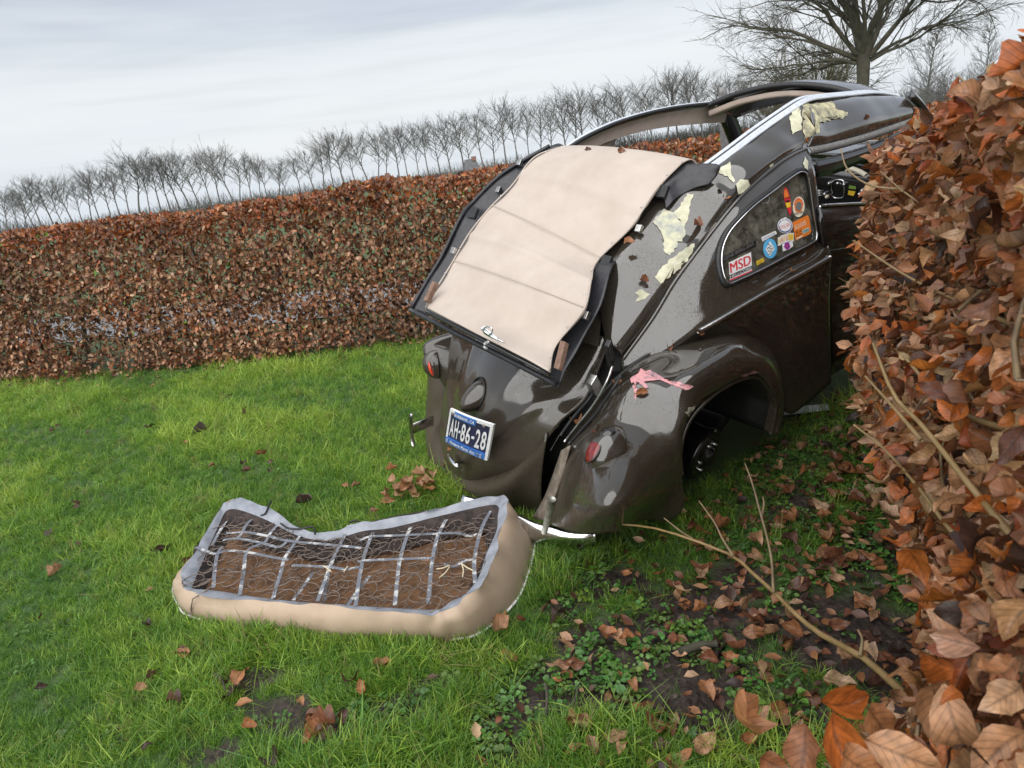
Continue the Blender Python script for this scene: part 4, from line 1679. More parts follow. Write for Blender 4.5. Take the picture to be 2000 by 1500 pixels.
def winmask(c):
    cc = np.array(c)
    cc = cc * np.array([1, -np.sign(cc[1]), 1]) if cc[1] > 0 else cc
    u, v = projpx(cc)
    return inpoly(np.array([u]), np.array([v]), winpoly)[0]


qdent = dent([(.55, -.6, 1.36, .05, -.006), (.3, -.74, .9, .12, .004), (-.05, -.6, 1.1, .06, -.004)], 0.0015, 9)
qp = patch('quarter_panel', QUART, 70, 110, PAINT, CAR, qdent, 0.012, mask=winmask)
patch('quarter_panel', QUART * mir + np.array([.10, 0, 0]), 40, 60, PAINT, CAR, None, 0.012, cast=False, mask=lambda c: winmask(np.array(c) - np.array([.10, 0, 0])))

# ---- roof side between gutter and sunroof rail, rear half (buckled) and front half
AG = [(-.32, -.53, .917), (-.174, -.56, 1.026), (-.067, -.58, 1.124), (.042, -.59, 1.189), (.155, -.595, 1.246), (.311, -.60, 1.314), (.47, -.60, 1.354), (.60, -.60, 1.376), (.70, -.60, 1.382), (.80, -.60, 1.380)]
AI = [(-.335, -.475, .985), (-.22, -.36, 1.14), (-.10, -.36, 1.225), (.02, -.36, 1.295), (.15, -.38, 1.355), (.311, -.45, 1.412), (.473, -.46, 1.443), (.653, -.46, 1.473), (.843, -.46, 1.499), (1.02, -.46, 1.516)]
AG, AI = np.array(AG), np.array(AI)
AM = (AG + AI) / 2 + np.array([-.012, -.020, .018])
ROOFA = np.array([AI, AI * .6 + AM * .4 + np.array([0, -.008, .008]), AM, AG * .6 + AM * .4 + np.array([0, -.012, .006]), AG])
adent = dent([(.33, -.53, 1.36, .05, -.016), (.15, -.5, 1.31, .06, -.018), (.45, -.55, 1.40, .05, .008), (.62, -.52, 1.44, .06, -.012), (.05, -.47, 1.26, .05, -.014), (.78, -.55, 1.43, .05, -.012), (-.08, -.5, 1.17, .06, -.008), (0.0, -.52, 1.2, .035, .012), (.1, -.56, 1.25, .03, -.012)], 0.006, 10)
patch('roof_side', ROOFA, 36, 110, PAINT, CAR, adent, 0.012)
# undamaged far side of the roof
LG = np.array([(-.30, .53, .93), (-.12, .57, 1.06), (.05, .59, 1.17), (.25, .60, 1.27), (.5, .60, 1.345), (.8, .60, 1.385), (1.1, .60, 1.375), (1.4, .60, 1.335), (1.7, .605, 1.28), (1.92, .61, 1.235)])
LI = np.array([(-.33, .45, .98), (-.16, .36, 1.13), (.02, .38, 1.27), (.25, .42, 1.365), (.508, .45, 1.441), (.79, .45, 1.470), (1.08, .45, 1.463), (1.344, .45, 1.438), (1.65, .45, 1.392), (1.90, .45, 1.345)])
LM = (LG + LI) / 2 + np.array([0, .022, .015])
patch('roof_side', np.array([LI, LM, LG]), 14, 60, PAINT, CAR, None, 0, cast=False)
ins = np.array([0, -.018, -.016])
patch('headlining', np.array([LI + np.array([0, .022, -.014]), LI * .5 + LG * .5 + np.array([0, -.028, 0.0]), LG + np.array([0, -.082, -.004])]), 14, 60, LINING, CAR, dent([], .004, 18), 0, cast=False)
# lower lining of the far rear quarter, round the window opening
LQ = np.array([np.array(QG)[:8] * mir, np.array(QW1)[:8] * mir]) + np.array([.12, -.03, -.01])
patch('headlining', LQ, 6, 40, LINING, CAR, dent([], .004, 18), 0, cast=False)
# far B-pillar and its lining
strip('door_pillar', [(.86, .60, 1.37), (.84, .67, 1.2), (.83, .74, .95), (.86, .74, .4)], [(1.0, .60, 1.385), (.96, .67, 1.2), (.92, .74, .95), (.95, .74, .4)], LINING, CAR, .03, 12)
# shoulder across the tail under the canvas
TC = []
for (x, z, w) in ((-.37, .985, .47), (-.24, 1.09, .40), (-.10, 1.20, .37), (.05, 1.305, .37), (.20, 1.385, .40), (.30, 1.42, .44)):
    TC.append([(x, w, z), (x - .05, w * .5, z + .035), (x - .06, 0, z + .045), (x - .05, -w * .5, z + .035), (x, -w, z)])
TC = np.array(TC) + np.array([0, 0, -.015])
patch('rear_panel', TC, 24, 24, PAINT, CAR, None, 0)

# ---- front half of the roof, folded over at the pillar
FT = [hit(1565, 197, 'y', -.46), hit(1600, 191, 'y', -.46), hit(1650, 186, 'y', -.46), hit(1700, 182, 'y', -.46), hit(1742, 188, 'y', -.46)]
FB_ = [hit(1578, 288, 'y', -.60), hit(1620, 280, 'y', -.60), hit(1680, 264, 'y', -.60), hit(1730, 248, 'y', -.60), hit(1782, 230, 'y', -.60)]
FT, FB_ = np.array(FT), np.array(FB_)
FM = (FT + FB_) / 2 + np.array([0, -.035, .02])
fdent = dent([(1.1, -.55, 1.43, .07, -.012), (1.4, -.55, 1.38, .08, .008), (1.0, -.53, 1.42, .04, -.02)], .003, 10)
patch('roof_side', np.array([FT, FT * .5 + FM * .5 + np.array([0, -.012, .01]), FM, FB_ * .5 + FM * .5 + np.array([0, -.014, 0]), FB_]), 28, 70, PAINT, CAR, fdent, 0.010)
# front of the roof, with the windscreen header
HX_ = hit(1435, 207, 'y', .45)
hd = np.array([(1.90, .45, 1.345), (1.93, .25, 1.40), (1.95, 0, 1.425), (1.95, -.25, 1.40), (1.92, -.45, 1.345)])
hd[:, 2] += 0.0
patch('roof_front', np.array([hd + np.array([-.26, 0, .035]), hd + np.array([-.12, 0, .03]), hd, hd + np.array([.10, 0, -.05])]), 12, 30, PAINT, CAR, None, 0.012)
tube('sunroof_seal', cr1(hd + np.array([-.26, 0, .045]), 30), .016, RUBBER, CAR, 8)
patch('header_lining', np.array([hd + np.array([-.255, 0, .015]), hd + np.array([-.24, 0, -.02]), hd + np.array([-.10, 0, -.03])]), 8, 30, LINING, CAR, None, 0, cast=False)
# windscreen frame: black header underside, pillars, seen from inside
patch('windscreen_frame', np.array([hd + np.array([-.12, 0, -.02]), hd + np.array([.02, 0, -.09])]), 5, 30, BLACKGLOSS, CAR, None, .02, cast=False)
for s in (1, -1):
    a = np.array([(1.78, s * .56, 1.36), (1.90, s * .585, 1.26), (2.05, s * .62, 1.08), (2.12, s * .64, .98)])
    strip('windscreen_pillar', a + np.array([.06, s * .02, 0]), a + np.array([.16, -s * .03, 0]), BLACKGLOSS, CAR, .03, 14)
# opened far door frame sticking up past the roof
a = [hit(1406, 170, 'y', .80), hit(1407, 230, 'y', .80), hit(1411, 300, 'y', .78)]
b = [hit(1417, 172, 'y', .80), hit(1424, 230, 'y', .80), hit(1432, 300, 'y', .78)]
strip('door_frame', a, b, simple('grey_frame', (.13, .125, .125), .45, col2=(.24, .23, .23), scale=30), CAR, .02, 10)

# ---- chrome rails of the sunroof
RR = np.concatenate([AI[5:], [FT[1], FT[2], FT[3], FT[4]]]) + np.array([0, -.004, .006])
RR[4] = AI[9] + np.array([0, -.004, .006])
for k, (dy, r_, mt) in enumerate(((.016, .010, ALU), (.002, .007, RUBBER), (-.012, .011, ALU), (-.028, .006, ALU))):
    tube('sunroof_rail', cr1(RR + np.array([0, dy, -.002 * k]), 60), r_, mt, CAR, 7)
tube('sunroof_rail', cr1(LI[2:] + np.array([0, .015, .010]), 50), .009, ALU, CAR, 7)
tube('sunroof_rail', cr1(LI[2:] + np.array([0, -.004, .006]), 50), .010, RUBBER, CAR, 7)
# rain gutter
tube('rain_gutter', cr1(AG + np.array([0, -.008, -.004]), 70), .0075, PAINT, CAR, 7)
tube('rain_gutter', cr1(AG + np.array([0, -.005, -.013]), 70), .003, DIRTY_CHROME, CAR, 5)
patch('drip_rail', np.array([FB_ + np.array([0, -.006, .002]), FB_ + np.array([0, -.020, -.010]), FB_ + np.array([0, -.016, -.030])]), 5, 40, simple('gritty_rail', (.05, .048, .045), .5, col2=(.22, .21, .20), scale=150), CAR, None, .006, cast=False)
a = np.array([hit(1583, 318, 'y', -.61), hit(1640, 303, 'y', -.61), hit(1700, 284, 'y', -.61), hit(1775, 252, 'y', -.61)])
b = np.array([hit(1588, 345, 'y', -.60), hit(1625, 338, 'y', -.60), hit(1700, 306, 'y', -.60), hit(1775, 275, 'y', -.60)])
strip('door_header', a, b, BLACKGLOSS, CAR, .03, 20)
# door leaf, with its sill strip, dark below the torn roof
D0 = np.array([[hit(1598, 405, 'y', -.70), hit(1650, 402, 'y', -.70), hit(1720, 398, 'y', -.70), hit(1800, 392, 'y', -.68)],
               [hit(1603, 440, 'y', -.735), hit(1655, 437, 'y', -.735), hit(1720, 430, 'y', -.735), hit(1800, 425, 'y', -.72)],
               [hit(1610, 520, 'y', -.74), hit(1660, 510, 'y', -.74), hit(1725, 500, 'y', -.74), hit(1800, 490, 'y', -.72)],
               [hit(1622, 735, 'y', -.70), hit(1670, 705, 'y', -.70), hit(1730, 660, 'y', -.70), hit(1800, 615, 'y', -.70)]])
D0[:, :, 0] += 0.012
dr_ = patch('door', D0, 24, 24, BLACKGLOSS, CAR, None, .02)
tube('door_sill_trim', cr1(D0[0] + np.array([0, -.004, .004]), 20), .007, CHROME, dr_, 7)
tube('door_crease', cr1(D0[1] * .35 + D0[2] * .65 + np.array([0, -.006, 0]), 20), .004, BLACKGLOSS, dr_, 6)

# ---- quarter window: glass, rubber, chrome bead, stickers
BV = build_bvh()


def cast(u, v, off=0.002):
    d = ray(u, v) @ CA
    d = d / np.linalg.norm(d)
    h, n, i, t = BV.ray_cast(Vector(CAM0), Vector(d))
    if h is None:
        return None, None
    n = np.array(n)
    if n @ d > 0:
        n = -n
    return np.array(h) + n * off, n


wp = crclosed(np.array(WINPX, float), 84)
wc_ = np.array([cast(*q)[0] for q in wp])
win = tube('quarter_window', wc_ + np.array([0, -.003, 0]), .0105, RUBBER, CAR, 8, closed=True)
cen = wp.mean(0)
tube('window_bead', np.array([cast(*(q + (cen - q) * .03))[0] for q in wp]) + np.array([0, -.011, 0]), .0035, CHROME, win, 6, closed=True)
# glass plane fitted through the opening
gc = wc_.mean(0)
_, _, vt = np.linalg.svd(wc_ - gc)
gn = vt[2] if vt[2][1] < 0 else -vt[2]
gcc = gc - gn * .006


def onglass(u, v, off=0.0):
    d = ray(u, v) @ CA
    return CAM0 + d * (((gcc + gn * off) - CAM0) @ gn) / (d @ gn)


gv = np.array([onglass(*q) for q in wp])
mk('glass', np.concatenate([gv, gv - gn * .004]), [list(range(84))[::-1], list(range(84, 168))] + [(i, (i + 1) % 84, 84 + (i + 1) % 84, 84 + i) for i in range(84)], GLASS, win, False)


def flat_poly(name, pts, mat, parent, off, onp=onglass, thick=.0006):
    P = np.array([onp(u, v, off) for u, v in pts])
    n = len(P)
    N_ = gn if onp is onglass else np.cross(P[1] - P[0], P[2] - P[0])
    Q = P + N_ / np.linalg.norm(N_) * thick
    return mk(name, np.concatenate([P, Q]), [list(range(n)), list(range(n, 2 * n))[::-1]] + [(i, (i + 1) % n, n + (i + 1) % n, n + i) for i in range(n)], mat, parent, False)


def ell(cx, cy, rx, ry, a=0, n=28):
    t = np.linspace(0, 2 * np.pi, n, endpoint=False)
    ca, sa = math.cos(math.radians(a)), math.sin(math.radians(a))
    return [(cx + rx * math.cos(q) * ca - ry * math.sin(q) * sa, cy + rx * math.cos(q) * sa + ry * math.sin(q) * ca) for q in t]


def quadm(tl, tr, bl, onp=onglass, off=.002):
    """matrix with origin at the quad centre; x along the top edge, y up, sized 1x1"""
    a, b, c = onp(*tl, off), onp(*tr, off), onp(*bl, off)
    x, y = b - a, a - c
    o = (b + c) / 2
    n = np.cross(x, y)
    n = n / np.linalg.norm(n)
    M = np.eye(4)
    M[:3, 0], M[:3, 1], M[:3, 2], M[:3, 3] = x, y, n, o
    return M


def stext(s, tl, tr, bl, mat, parent, off=.0022, onp=onglass, nm='lettering', size=None, shear=0):
    """text filling the quad given in picture coordinates"""
    M = quadm(tl, tr, bl, onp, off)
    cu = bpy.data.curves.new('t', 'FONT')
    cu.body = s
    cu.align_x = 'LEFT'
    cu.shear = shear
    cu.resolution_u = 3
    cu.offset = 0.0
    t = bpy.data.objects.new('t', cu)
    COL.objects.link(t)
    me = bpy.data.meshes.new_from_object(t.evaluated_get(bpy.context.evaluated_depsgraph_get()))
    bpy.data.objects.remove(t)
    n = len(me.vertices)
    co = np.zeros(n * 3)
    me.vertices.foreach_get('co', co)
    co = co.reshape(-1, 3)
    lo, hi = co.min(0), co.max(0)
    co[:, 0] = (co[:, 0] - lo[0]) / (hi[0] - lo[0]) - .5
    co[:, 1] = (co[:, 1] - lo[1]) / (hi[1] - lo[1]) - .5
    co[:, 2] = 0
    co = co @ M[:3, :3].T + M[:3, 3]
    me.vertices.foreach_set('co', co.ravel())
    me.materials.clear()
    me.materials.append(mat)
    me.name = nm
    o = bpy.data.objects.new(nm, me)
    COL.objects.link(o)
    o.parent = parent
    return o


def Z3(x, y):          # picture coordinates read from the enlargement of the window
    return (1380 + x * .17333, 310 + y * .17333)


def sticker(pts, mat, off=.0010):
    return flat_poly('sticker', [Z3(*q) for q in pts], STK[mat], win, off)


# GENE BERG strip and MSD sticker
sticker([(165, 1115), (553, 915), (562, 985), (178, 1170)], 'black')
stext('GENE BERG ENT.', Z3(185, 1112), Z3(540, 930), Z3(193, 1152), STK['grey'], win)
sticker([(250, 1170), (500, 1052), (510, 1210), (515, 1270), (262, 1378), (258, 1310)], 'white')
stext('MSD', Z3(262, 1180), Z3(492, 1078), Z3(272, 1290), STK['red'], win)
flat_poly('sticker', [Z3(*q) for q in [(258, 1313), (508, 1203), (513, 1240), (262, 1352)]], STK['black'], win, .0018)
for dx_ in (-3, 3):
    stext('MSD', Z3(262 + dx_, 1180), Z3(492 + dx_, 1078), Z3(272 + dx_, 1290), STK['red'], win, .0023 + dx_ * .00002)
stext('HELI-CORE', Z3(264, 1318), Z3(504, 1212), Z3(267, 1346), STK['white'], win, .0026)
flat_poly('sticker', [Z3(*q) for q in [(262, 1362), (515, 1254), (516, 1268), (263, 1377)]], STK['red'], win, .0018)
# yellow
sticker([(558, 1155), (640, 1118), (650, 1160), (568, 1203)], 'yellow')
stext('LIQUI', Z3(570, 1160), Z3(636, 1130), Z3(573, 1176), STK['black'], win)
stext('MOLY', Z3(578, 1182), Z3(640, 1152), Z3(581, 1196), STK['black'], win)
# blue disc with a white diamond
flat_poly('sticker', ell(*Z3(715, 1012), 13.3, 19.5, 0), STK['blue'], win, .0010)
flat_poly('sticker', [Z3(*q) for q in [(715, 930), (768, 1012), (712, 1100), (664, 1020)]], STK['white'], win, .0018)
for (x, y, a) in ((700, 965, 1), (722, 985, -1), (690, 1005, -1), (715, 1012, 1), (742, 1010, -1), (700, 1040, 1), (728, 1045, 1), (712, 1070, -1)):
    flat_poly('sticker', [Z3(x - 14, y - 7 * a), Z3(x - 10, y - 12 * a), Z3(x + 14, y + 7 * a), Z3(x + 10, y + 12 * a)], STK['black'], win, .0026)
# small strip above it
sticker([(617, 885), (775, 812), (792, 845), (628, 932)], 'white')
stext('CLUB ON TOUR', Z3(630, 893), Z3(768, 828), Z3(636, 915), STK['navy'], win)
# TOTAL SEAL oval
flat_poly('sticker', ell(*Z3(884, 755), 14.5, 15.0, -20), STK['white'], win, .0010)
flat_poly('sticker', ell(*Z3(884, 757), 13.0, 13.3, -20), STK['navy'], win, .0016)
flat_poly('sticker', ell(*Z3(884, 755), 11.6, 11.2, -20), STK['white'], win, .0022)
stext('TOTAL SEAL', Z3(816, 765), Z3(944, 712), Z3(821, 806), STK['red'], win, .003)
sticker([(832, 690), (895, 655), (903, 678), (840, 712)], 'white', .0016)
# HAWAII with a flower
for i, (ch, c) in enumerate(zip('HAWAII', ('yellow', 'orange', 'yellow', 'orange', 'yellow', 'yellow'))):
    x0 = 805 + i * 29
    y0 = 890 - i * 9 + (8 if i in (0, 5) else -4)
    sticker([(x0 - 3, y0 - 8), (x0 + 31, y0 - 20), (x0 + 33, y0 + 75), (x0 - 1, y0 + 86)], 'white', .0008)
    stext(ch, Z3(x0 + 2, y0), Z3(x0 + 27, y0 - 10), Z3(x0 + 4, y0 + 70), STK[c], win, .0024)
flat_poly('sticker', [Z3(*q) for q in [(850, 960), (968, 930), (975, 985), (925, 1022), (862, 1045)]], STK['white'], win, .0010)
for k in range(5):
    a = k * 1.2566 + .3
    flat_poly('sticker', ell(*Z3(907 + 17 * math.cos(a), 982 + 22 * math.sin(a)), 3.2, 3.8, 0, 12), STK['purple'], win, .0020)
flat_poly('sticker', ell(*Z3(907, 982), 1.4, 1.6, 0, 10), STK['orange'], win, .0028)
# orange SCARAB sticker
sticker([(970, 715), (1138, 635), (1155, 665), (1178, 820), (1160, 850), (1005, 922), (988, 830)], 'orange')
stext('SCARAB', Z3(988, 752), Z3(1112, 692), Z3(994, 786), STK['cream'], win)
flat_poly('sticker', [Z3(*q) for q in [(990, 795), (1120, 733), (1121, 739), (991, 801)]], STK['cream'], win, .0018)
stext('BUG', Z3(1005, 818), Z3(1072, 786), Z3(1009, 850), STK['black'], win)
stext('SHOW', Z3(1008, 858), Z3(1078, 826), Z3(1011, 884), STK['black'], win)
sticker([(1080, 806), (1150, 772), (1156, 812), (1086, 846)], 'teal', .0018)
stext('0583', Z3(1086, 812), Z3(1148, 782), Z3(1090, 838), STK['black'], win, .003)
flat_poly('sticker', [Z3(*q) for q in [(1012, 896), (1080, 862), (1082, 878), (1014, 912)]], STK['cream'], win, .0018)
# surfboard and the oval club badge
sticker([(885, 318), (910, 345), (935, 420), (950, 520), (955, 600), (942, 640), (925, 610), (895, 530), (872, 440), (868, 370)], 'red')
sticker([(880, 345), (905, 360), (925, 420), (930, 440), (880, 450), (874, 400)], 'orange', .0016)
sticker([(888, 500), (942, 490), (946, 540), (905, 555)], 'yellow', .0016)
for q in ([(884, 440), (905, 432), (905, 446), (886, 452)], [(912, 430), (930, 424), (931, 438), (914, 444)], [(892, 472), (934, 462), (936, 482), (896, 492)]):
    sticker(q, 'black', .0022)
flat_poly('sticker', ell(*Z3(1037, 543), 11.3, 20.0, 3), STK['cream'], win, .0010)
flat_poly('sticker', ell(*Z3(1037, 530), 8.2, 13.5, 3), STK['orange'], win, .0018)
flat_poly('sticker', ell(*Z3(1037, 535), 6.0, 9.0, 3), STK['grey'], win, .0026)
for k in range(9):
    a = math.radians(200 + k * 17.5)
    flat_poly('sticker', ell(*Z3(1037 + 52 * math.cos(a), 540 + 92 * math.sin(a)), 1.1, 1.6, 0, 6), STK['red'], win, .0026)
stext('MASTERS', Z3(992, 612), Z3(1088, 585), Z3(996, 638), STK['black'], win, .0028)
# faint ring sticker
P_ = [onglass(*q, .001) for q in ell(*Z3(655, 455), 9.0, 8.2, 0, 30)]
tube('sticker', P_, .0012, simple('faint_ring', (.35, .37, .34), .4), win, 5, closed=True)

# ---- belt moulding
bm_ = []
for q in [(1362, 647), (1400, 626), (1450, 597), (1500, 568), (1560, 536), (1618, 503)]:
    p, n = cast(*q)
    bm_.append(p + n * .004)
tube('belt_moulding', cr1(np.array(bm_), 40), .0095, DIRTY_CHROME, CAR, 8)

# ---- rear fender
def mid(p):
    return np.array(p, float)


FEN = [
    [hit(1066, 1018, 'x', -.72), hit(1115, 1040, 'x', -.84), hit(1200, 1040, 'x', -.81), hit(1265, 1014, 'y', -.77), mid((-.36, -.72, .25))],
    [hit(1080, 965, 'x', -.67), hit(1122, 985, 'x', -.85), hit(1215, 982, 'x', -.83), hit(1306, 965, 'y', -.825), mid((-.36, -.80, .38))],
    [hit(1098, 885, 'x', -.60), hit(1140, 895, 'x', -.72), hit(1228, 900, 'x', -.69), hit(1323, 922, 'y', -.85), hit(1330, 925, 'y', -.825)],
    [hit(1135, 820, 'x', -.50), hit(1172, 828, 'x', -.565), hit(1248, 840, 'x', -.54), hit(1322, 872, 'y', -.875), hit(1328, 880, 'y', -.835)],
    [hit(1205, 736, 'x', -.36), hit(1226, 750, 'x', -.44), hit(1276, 790, 'y', -.775), hit(1328, 828, 'y', -.875), hit(1341, 830, 'y', -.835)],
    [hit(1290, 680, 'y', -.62), hit(1303, 693, 'y', -.68), hit(1336, 738, 'y', -.84), hit(1364, 782, 'y', -.875), hit(1371, 790, 'y', -.845)],
    [hit(1390, 652, 'y', -.68), hit(1399, 662, 'y', -.765), hit(1409, 703, 'y', -.865), hit(1413, 748, 'y', -.875), hit(1414, 756, 'y', -.845)],
    [hit(1440, 648, 'y', -.70), hit(1449, 657, 'y', -.79), hit(1454, 692, 'y', -.865), hit(1456, 728, 'y', -.875), hit(1455, 738, 'y', -.845)],
    [hit(1480, 660, 'y', -.71), hit(1489, 669, 'y', -.75), hit(1490, 698, 'y', -.865), hit(1484, 728, 'y', -.875), hit(1481, 738, 'y', -.845)],
    [hit(1503, 684, 'y', -.71), hit(1512, 696, 'y', -.79), hit(1513, 724, 'y', -.86), hit(1507, 755, 'y', -.875), hit(1503, 765, 'y', -.845)],
    [hit(1520, 720, 'y', -.71), hit(1527, 736, 'y', -.775), hit(1527, 758, 'y', -.85), hit(1519, 780, 'y', -.86), hit(1513, 788, 'y', -.845)],
    [hit(1527, 770, 'y', -.71), hit(1531, 783, 'y', -.775), hit(1529, 797, 'y', -.84), hit(1520, 808, 'y', -.85), hit(1512, 808, 'y', -.845)],
    [hit(1525, 836, 'y', -.71), hit(1527, 840, 'y', -.775), hit(1522, 845, 'y', -.845), hit(1513, 848, 'y', -.845), hit(1504, 846, 'y', -.835)]]
FEN = np.array([[np.array(q, float) for q in st] + [np.array(st[4], float) + np.array([.005, .035, .0])] for st in FEN])
# round the section between the stations' middle points
FEN[:, 1] += (FEN[:, 2] - FEN[:, 0]) * 0.05
fd = dent([tuple(hit(1330, 775, 'y', -.78)) + (.07, -.020), tuple(hit(1300, 720, 'y', -.72)) + (.05, -.010), tuple(hit(1230, 860, 'x', -.62)) + (.045, -.008), tuple(hit(1440, 700, 'y', -.79)) + (.07, -.010), tuple(hit(1310, 800, 'y', -.77)) + (.03, .008)], .0012, 8)
SURF.clear()
SURF.append((qp.data and np.array([v.co[:] for v in qp.data.vertices]), [list(p.vertices) for p in qp.data.polygons]))
fen = patch('rear_fender', FEN, 110, 56, PAINT, CAR, fd, 0.004)
Fl = FEN.copy() * np.array([1, -.62, 1])
Fl[:, :, 0] += 0.36
Fl[:, :, 2] -= .05
patch('rear_fender', Fl, 60, 30, PAINT, CAR, None, 0.004)
tube('fender_lip', cr1(FEN[2:, 4] + np.array([0, -.003, 0]), 70), .0075, PAINT, fen, 7)
# dark wheel well
WW = FEN[:, 4] + np.array([0, .03, 0])
patch('wheel_well', np.array([WW, WW * np.array([1, 0, 1]) + np.array([0, -.42, 0]), (WW - np.array([0, 0, .45])) * np.array([.1, 0, .1]) + np.array([0, -.40, .45])]), 8, 40, BLACK, CAR, None, .01, cast=False)
# beading between fender and body
tube('fender_beading', cr1(FEN[3:, 0] + np.array([0, -.006, .004]), 70), .0055, RUBBER, CAR, 6)

# ---- decklid
LIDR = [(1194, 664), (1150, 770), (1100, 817), (1055, 873), (1005, 918), (975, 937)]
LIDC = [(1060, 590), (985, 680), (940, 755), (922, 830), (905, 890), (903, 938)]
LIDL = [(930, 545), (880, 650), (870, 740), (862, 800), (859, 855), (870, 905)]
LX = [-.33, -.47, -.59, -.67, -.725, -.70]
lid = []
for a, l, c, r_ in zip(LX, LIDL, LIDC, LIDR):
    L_, C_, R_ = hk(*l, a + .085), hk(*c, a - .01), hk(*r_, a + .07)
    lid.append([L_, L_ * .55 + C_ * .45 + np.array([-.028, 0, .008]), C_, R_ * .55 + C_ * .45 + np.array([-.028, 0, .008]), R_])
LID = np.array(lid)


def lidrib(P):
    """two pressed ribs that sweep down and meet under the number plate, like a W"""
    n0, n1 = P.shape[:2]
    t = np.linspace(0, 1, n0)[:, None]
    s = np.abs(np.linspace(-1, 1, n1))[None, :]
    line = 0.92 - 0.95 * np.clip(t, 0, .8) ** 1.7 / (.8 ** 1.7) * 0.85
    d = (s - line) / 0.085
    rib = 0.013 * np.exp(-d * d)
    line2 = 0.36 - 0.16 * t
    rib2 = 0.008 * np.exp(-((s - line2) / 0.07) ** 2) * np.clip(1 - (t - .35) / .25, 0, 1) * np.clip((t + .02) / .1, 0, 1)
    inner = 0.006 / (1 + np.exp(-(line - s) / .03))
    fade = np.clip((1 - t) / .18, 0, 1)
    return (rib + inner) * fade + rib2 + .0012 * vnoise(P, 9, 5)


lidp = patch('decklid', LID, 72, 72, PAINT, CAR, lidrib, 0.018)
# apron below the lid and the sliver of body left of it
AP1 = [hk(*q, a) for q, a in (((846, 690), -.40), ((848, 760), -.50), ((846, 815), -.56), ((846, 862), -.64), ((862, 908), -.70), ((893, 938), -.725), ((936, 951), -.72), ((985, 937), -.69), ((1030, 905), -.64), ((1066, 868), -.60))]
AP2 = [hk(*q, a) for q, a in (((838, 700), -.36), ((834, 770), -.46), ((831, 825), -.54), ((834, 872), -.62), ((848, 922), -.68), ((880, 966), -.70), ((935, 990), -.70), ((985, 1004), -.68), ((1030, 1012), -.60), ((1062, 1015), -.58))]
AP0 = [np.array(p) + np.array([.06, 0, .03]) for p in [hk(*q, a) for q, a in (((880, 680), -.40), ((872, 760), -.50), ((868, 810), -.56), ((868, 850), -.61), ((880, 890), -.65), ((905, 915), -.665), ((940, 925), -.67), ((980, 915), -.655), ((1015, 885), -.63), ((1050, 850), -.60))]]
AP1, AP2, AP0 = np.array(AP1), np.array(AP2), np.array(AP0)
APM = (AP1 + AP2) / 2 + np.array([-.02, 0, 0])
patch('rear_apron', np.array([AP0, AP1 + np.array([-.004, 0, 0]), APM, AP2]), 20, 70, PAINT, CAR, dent([], .0015, 8), .006)
# engine bay: black bulkhead behind lid and gap
EB = LID[:, [0, 2, 4]].copy() + np.array([.16, 0, .0])
EB[:, 2] += np.array([0, -.12, 0])
EB = np.concatenate([EB, EB[-1:] + np.array([.03, 0, -.16])])
patch('engine_bay', EB, 12, 12, BLACK, CAR, None, .01, cast=False)
FS = np.array([hk(*q, a) for q, a in (((1213, 700), -.28), ((1205, 740), -.30), ((1140, 825), -.44), ((1105, 885), -.52), ((1085, 950), -.56), ((1066, 1015), -.60))])
LR = np.array([hk(*q, a) for q, a in (((1190, 668), -.20), ((1175, 730), -.28), ((1095, 820), -.45), ((1050, 880), -.50), ((1010, 930), -.55), ((1000, 1000), -.55))])
patch('seam_channel', np.array([LR, (LR + FS) / 2 + np.array([.07, 0, 0]), FS]), 8, 24, BLACK, CAR, None, .008, cast=False)
# flange, seals and rods in the gap
strip('fender_flange', [hk(1097, 880, -.60), hk(1078, 935, -.64), hk(1062, 975, -.67), hk(1040, 1012, -.70)], [hk(1114, 870, -.60), hk(1098, 930, -.645), hk(1082, 975, -.68), hk(1062, 1016, -.71)], RUSTY, CAR, .006, 16)
for pts, r_, mt in (([(1112, 866), (1140, 835), (1170, 800), (1200, 755), (1212, 735)], .006, RUBBER), ([(1103, 862), (1130, 828), (1160, 790), (1185, 745), (1196, 715)], .005, DIRTY_CHROME), ([(1095, 850), (1120, 815), (1150, 780), (1172, 745)], .006, RUBBER), ([(1075, 880), (1100, 838), (1125, 805)], .005, BLACKGLOSS)):
    tube('seam_seal', cr1(np.array([hk(*q, -.56 + .20 * i / len(pts)) for i, q in enumerate(pts)]), 24), r_, mt, CAR, 6)
box('hinge_bracket', hk(1160, 752, -.44), (.018, 0, .012), (0, .016, 0), (-.01, 0, .03), DIRTY_CHROME, CAR, .004)
box('hinge_bracket', hk(1190, 690, -.36), (.010, 0, .01), (0, .012, 0), (-.012, -.01, .05), BLACKGLOSS, CAR, .004)
SURF_BV = build_bvh()
BV = SURF_BV


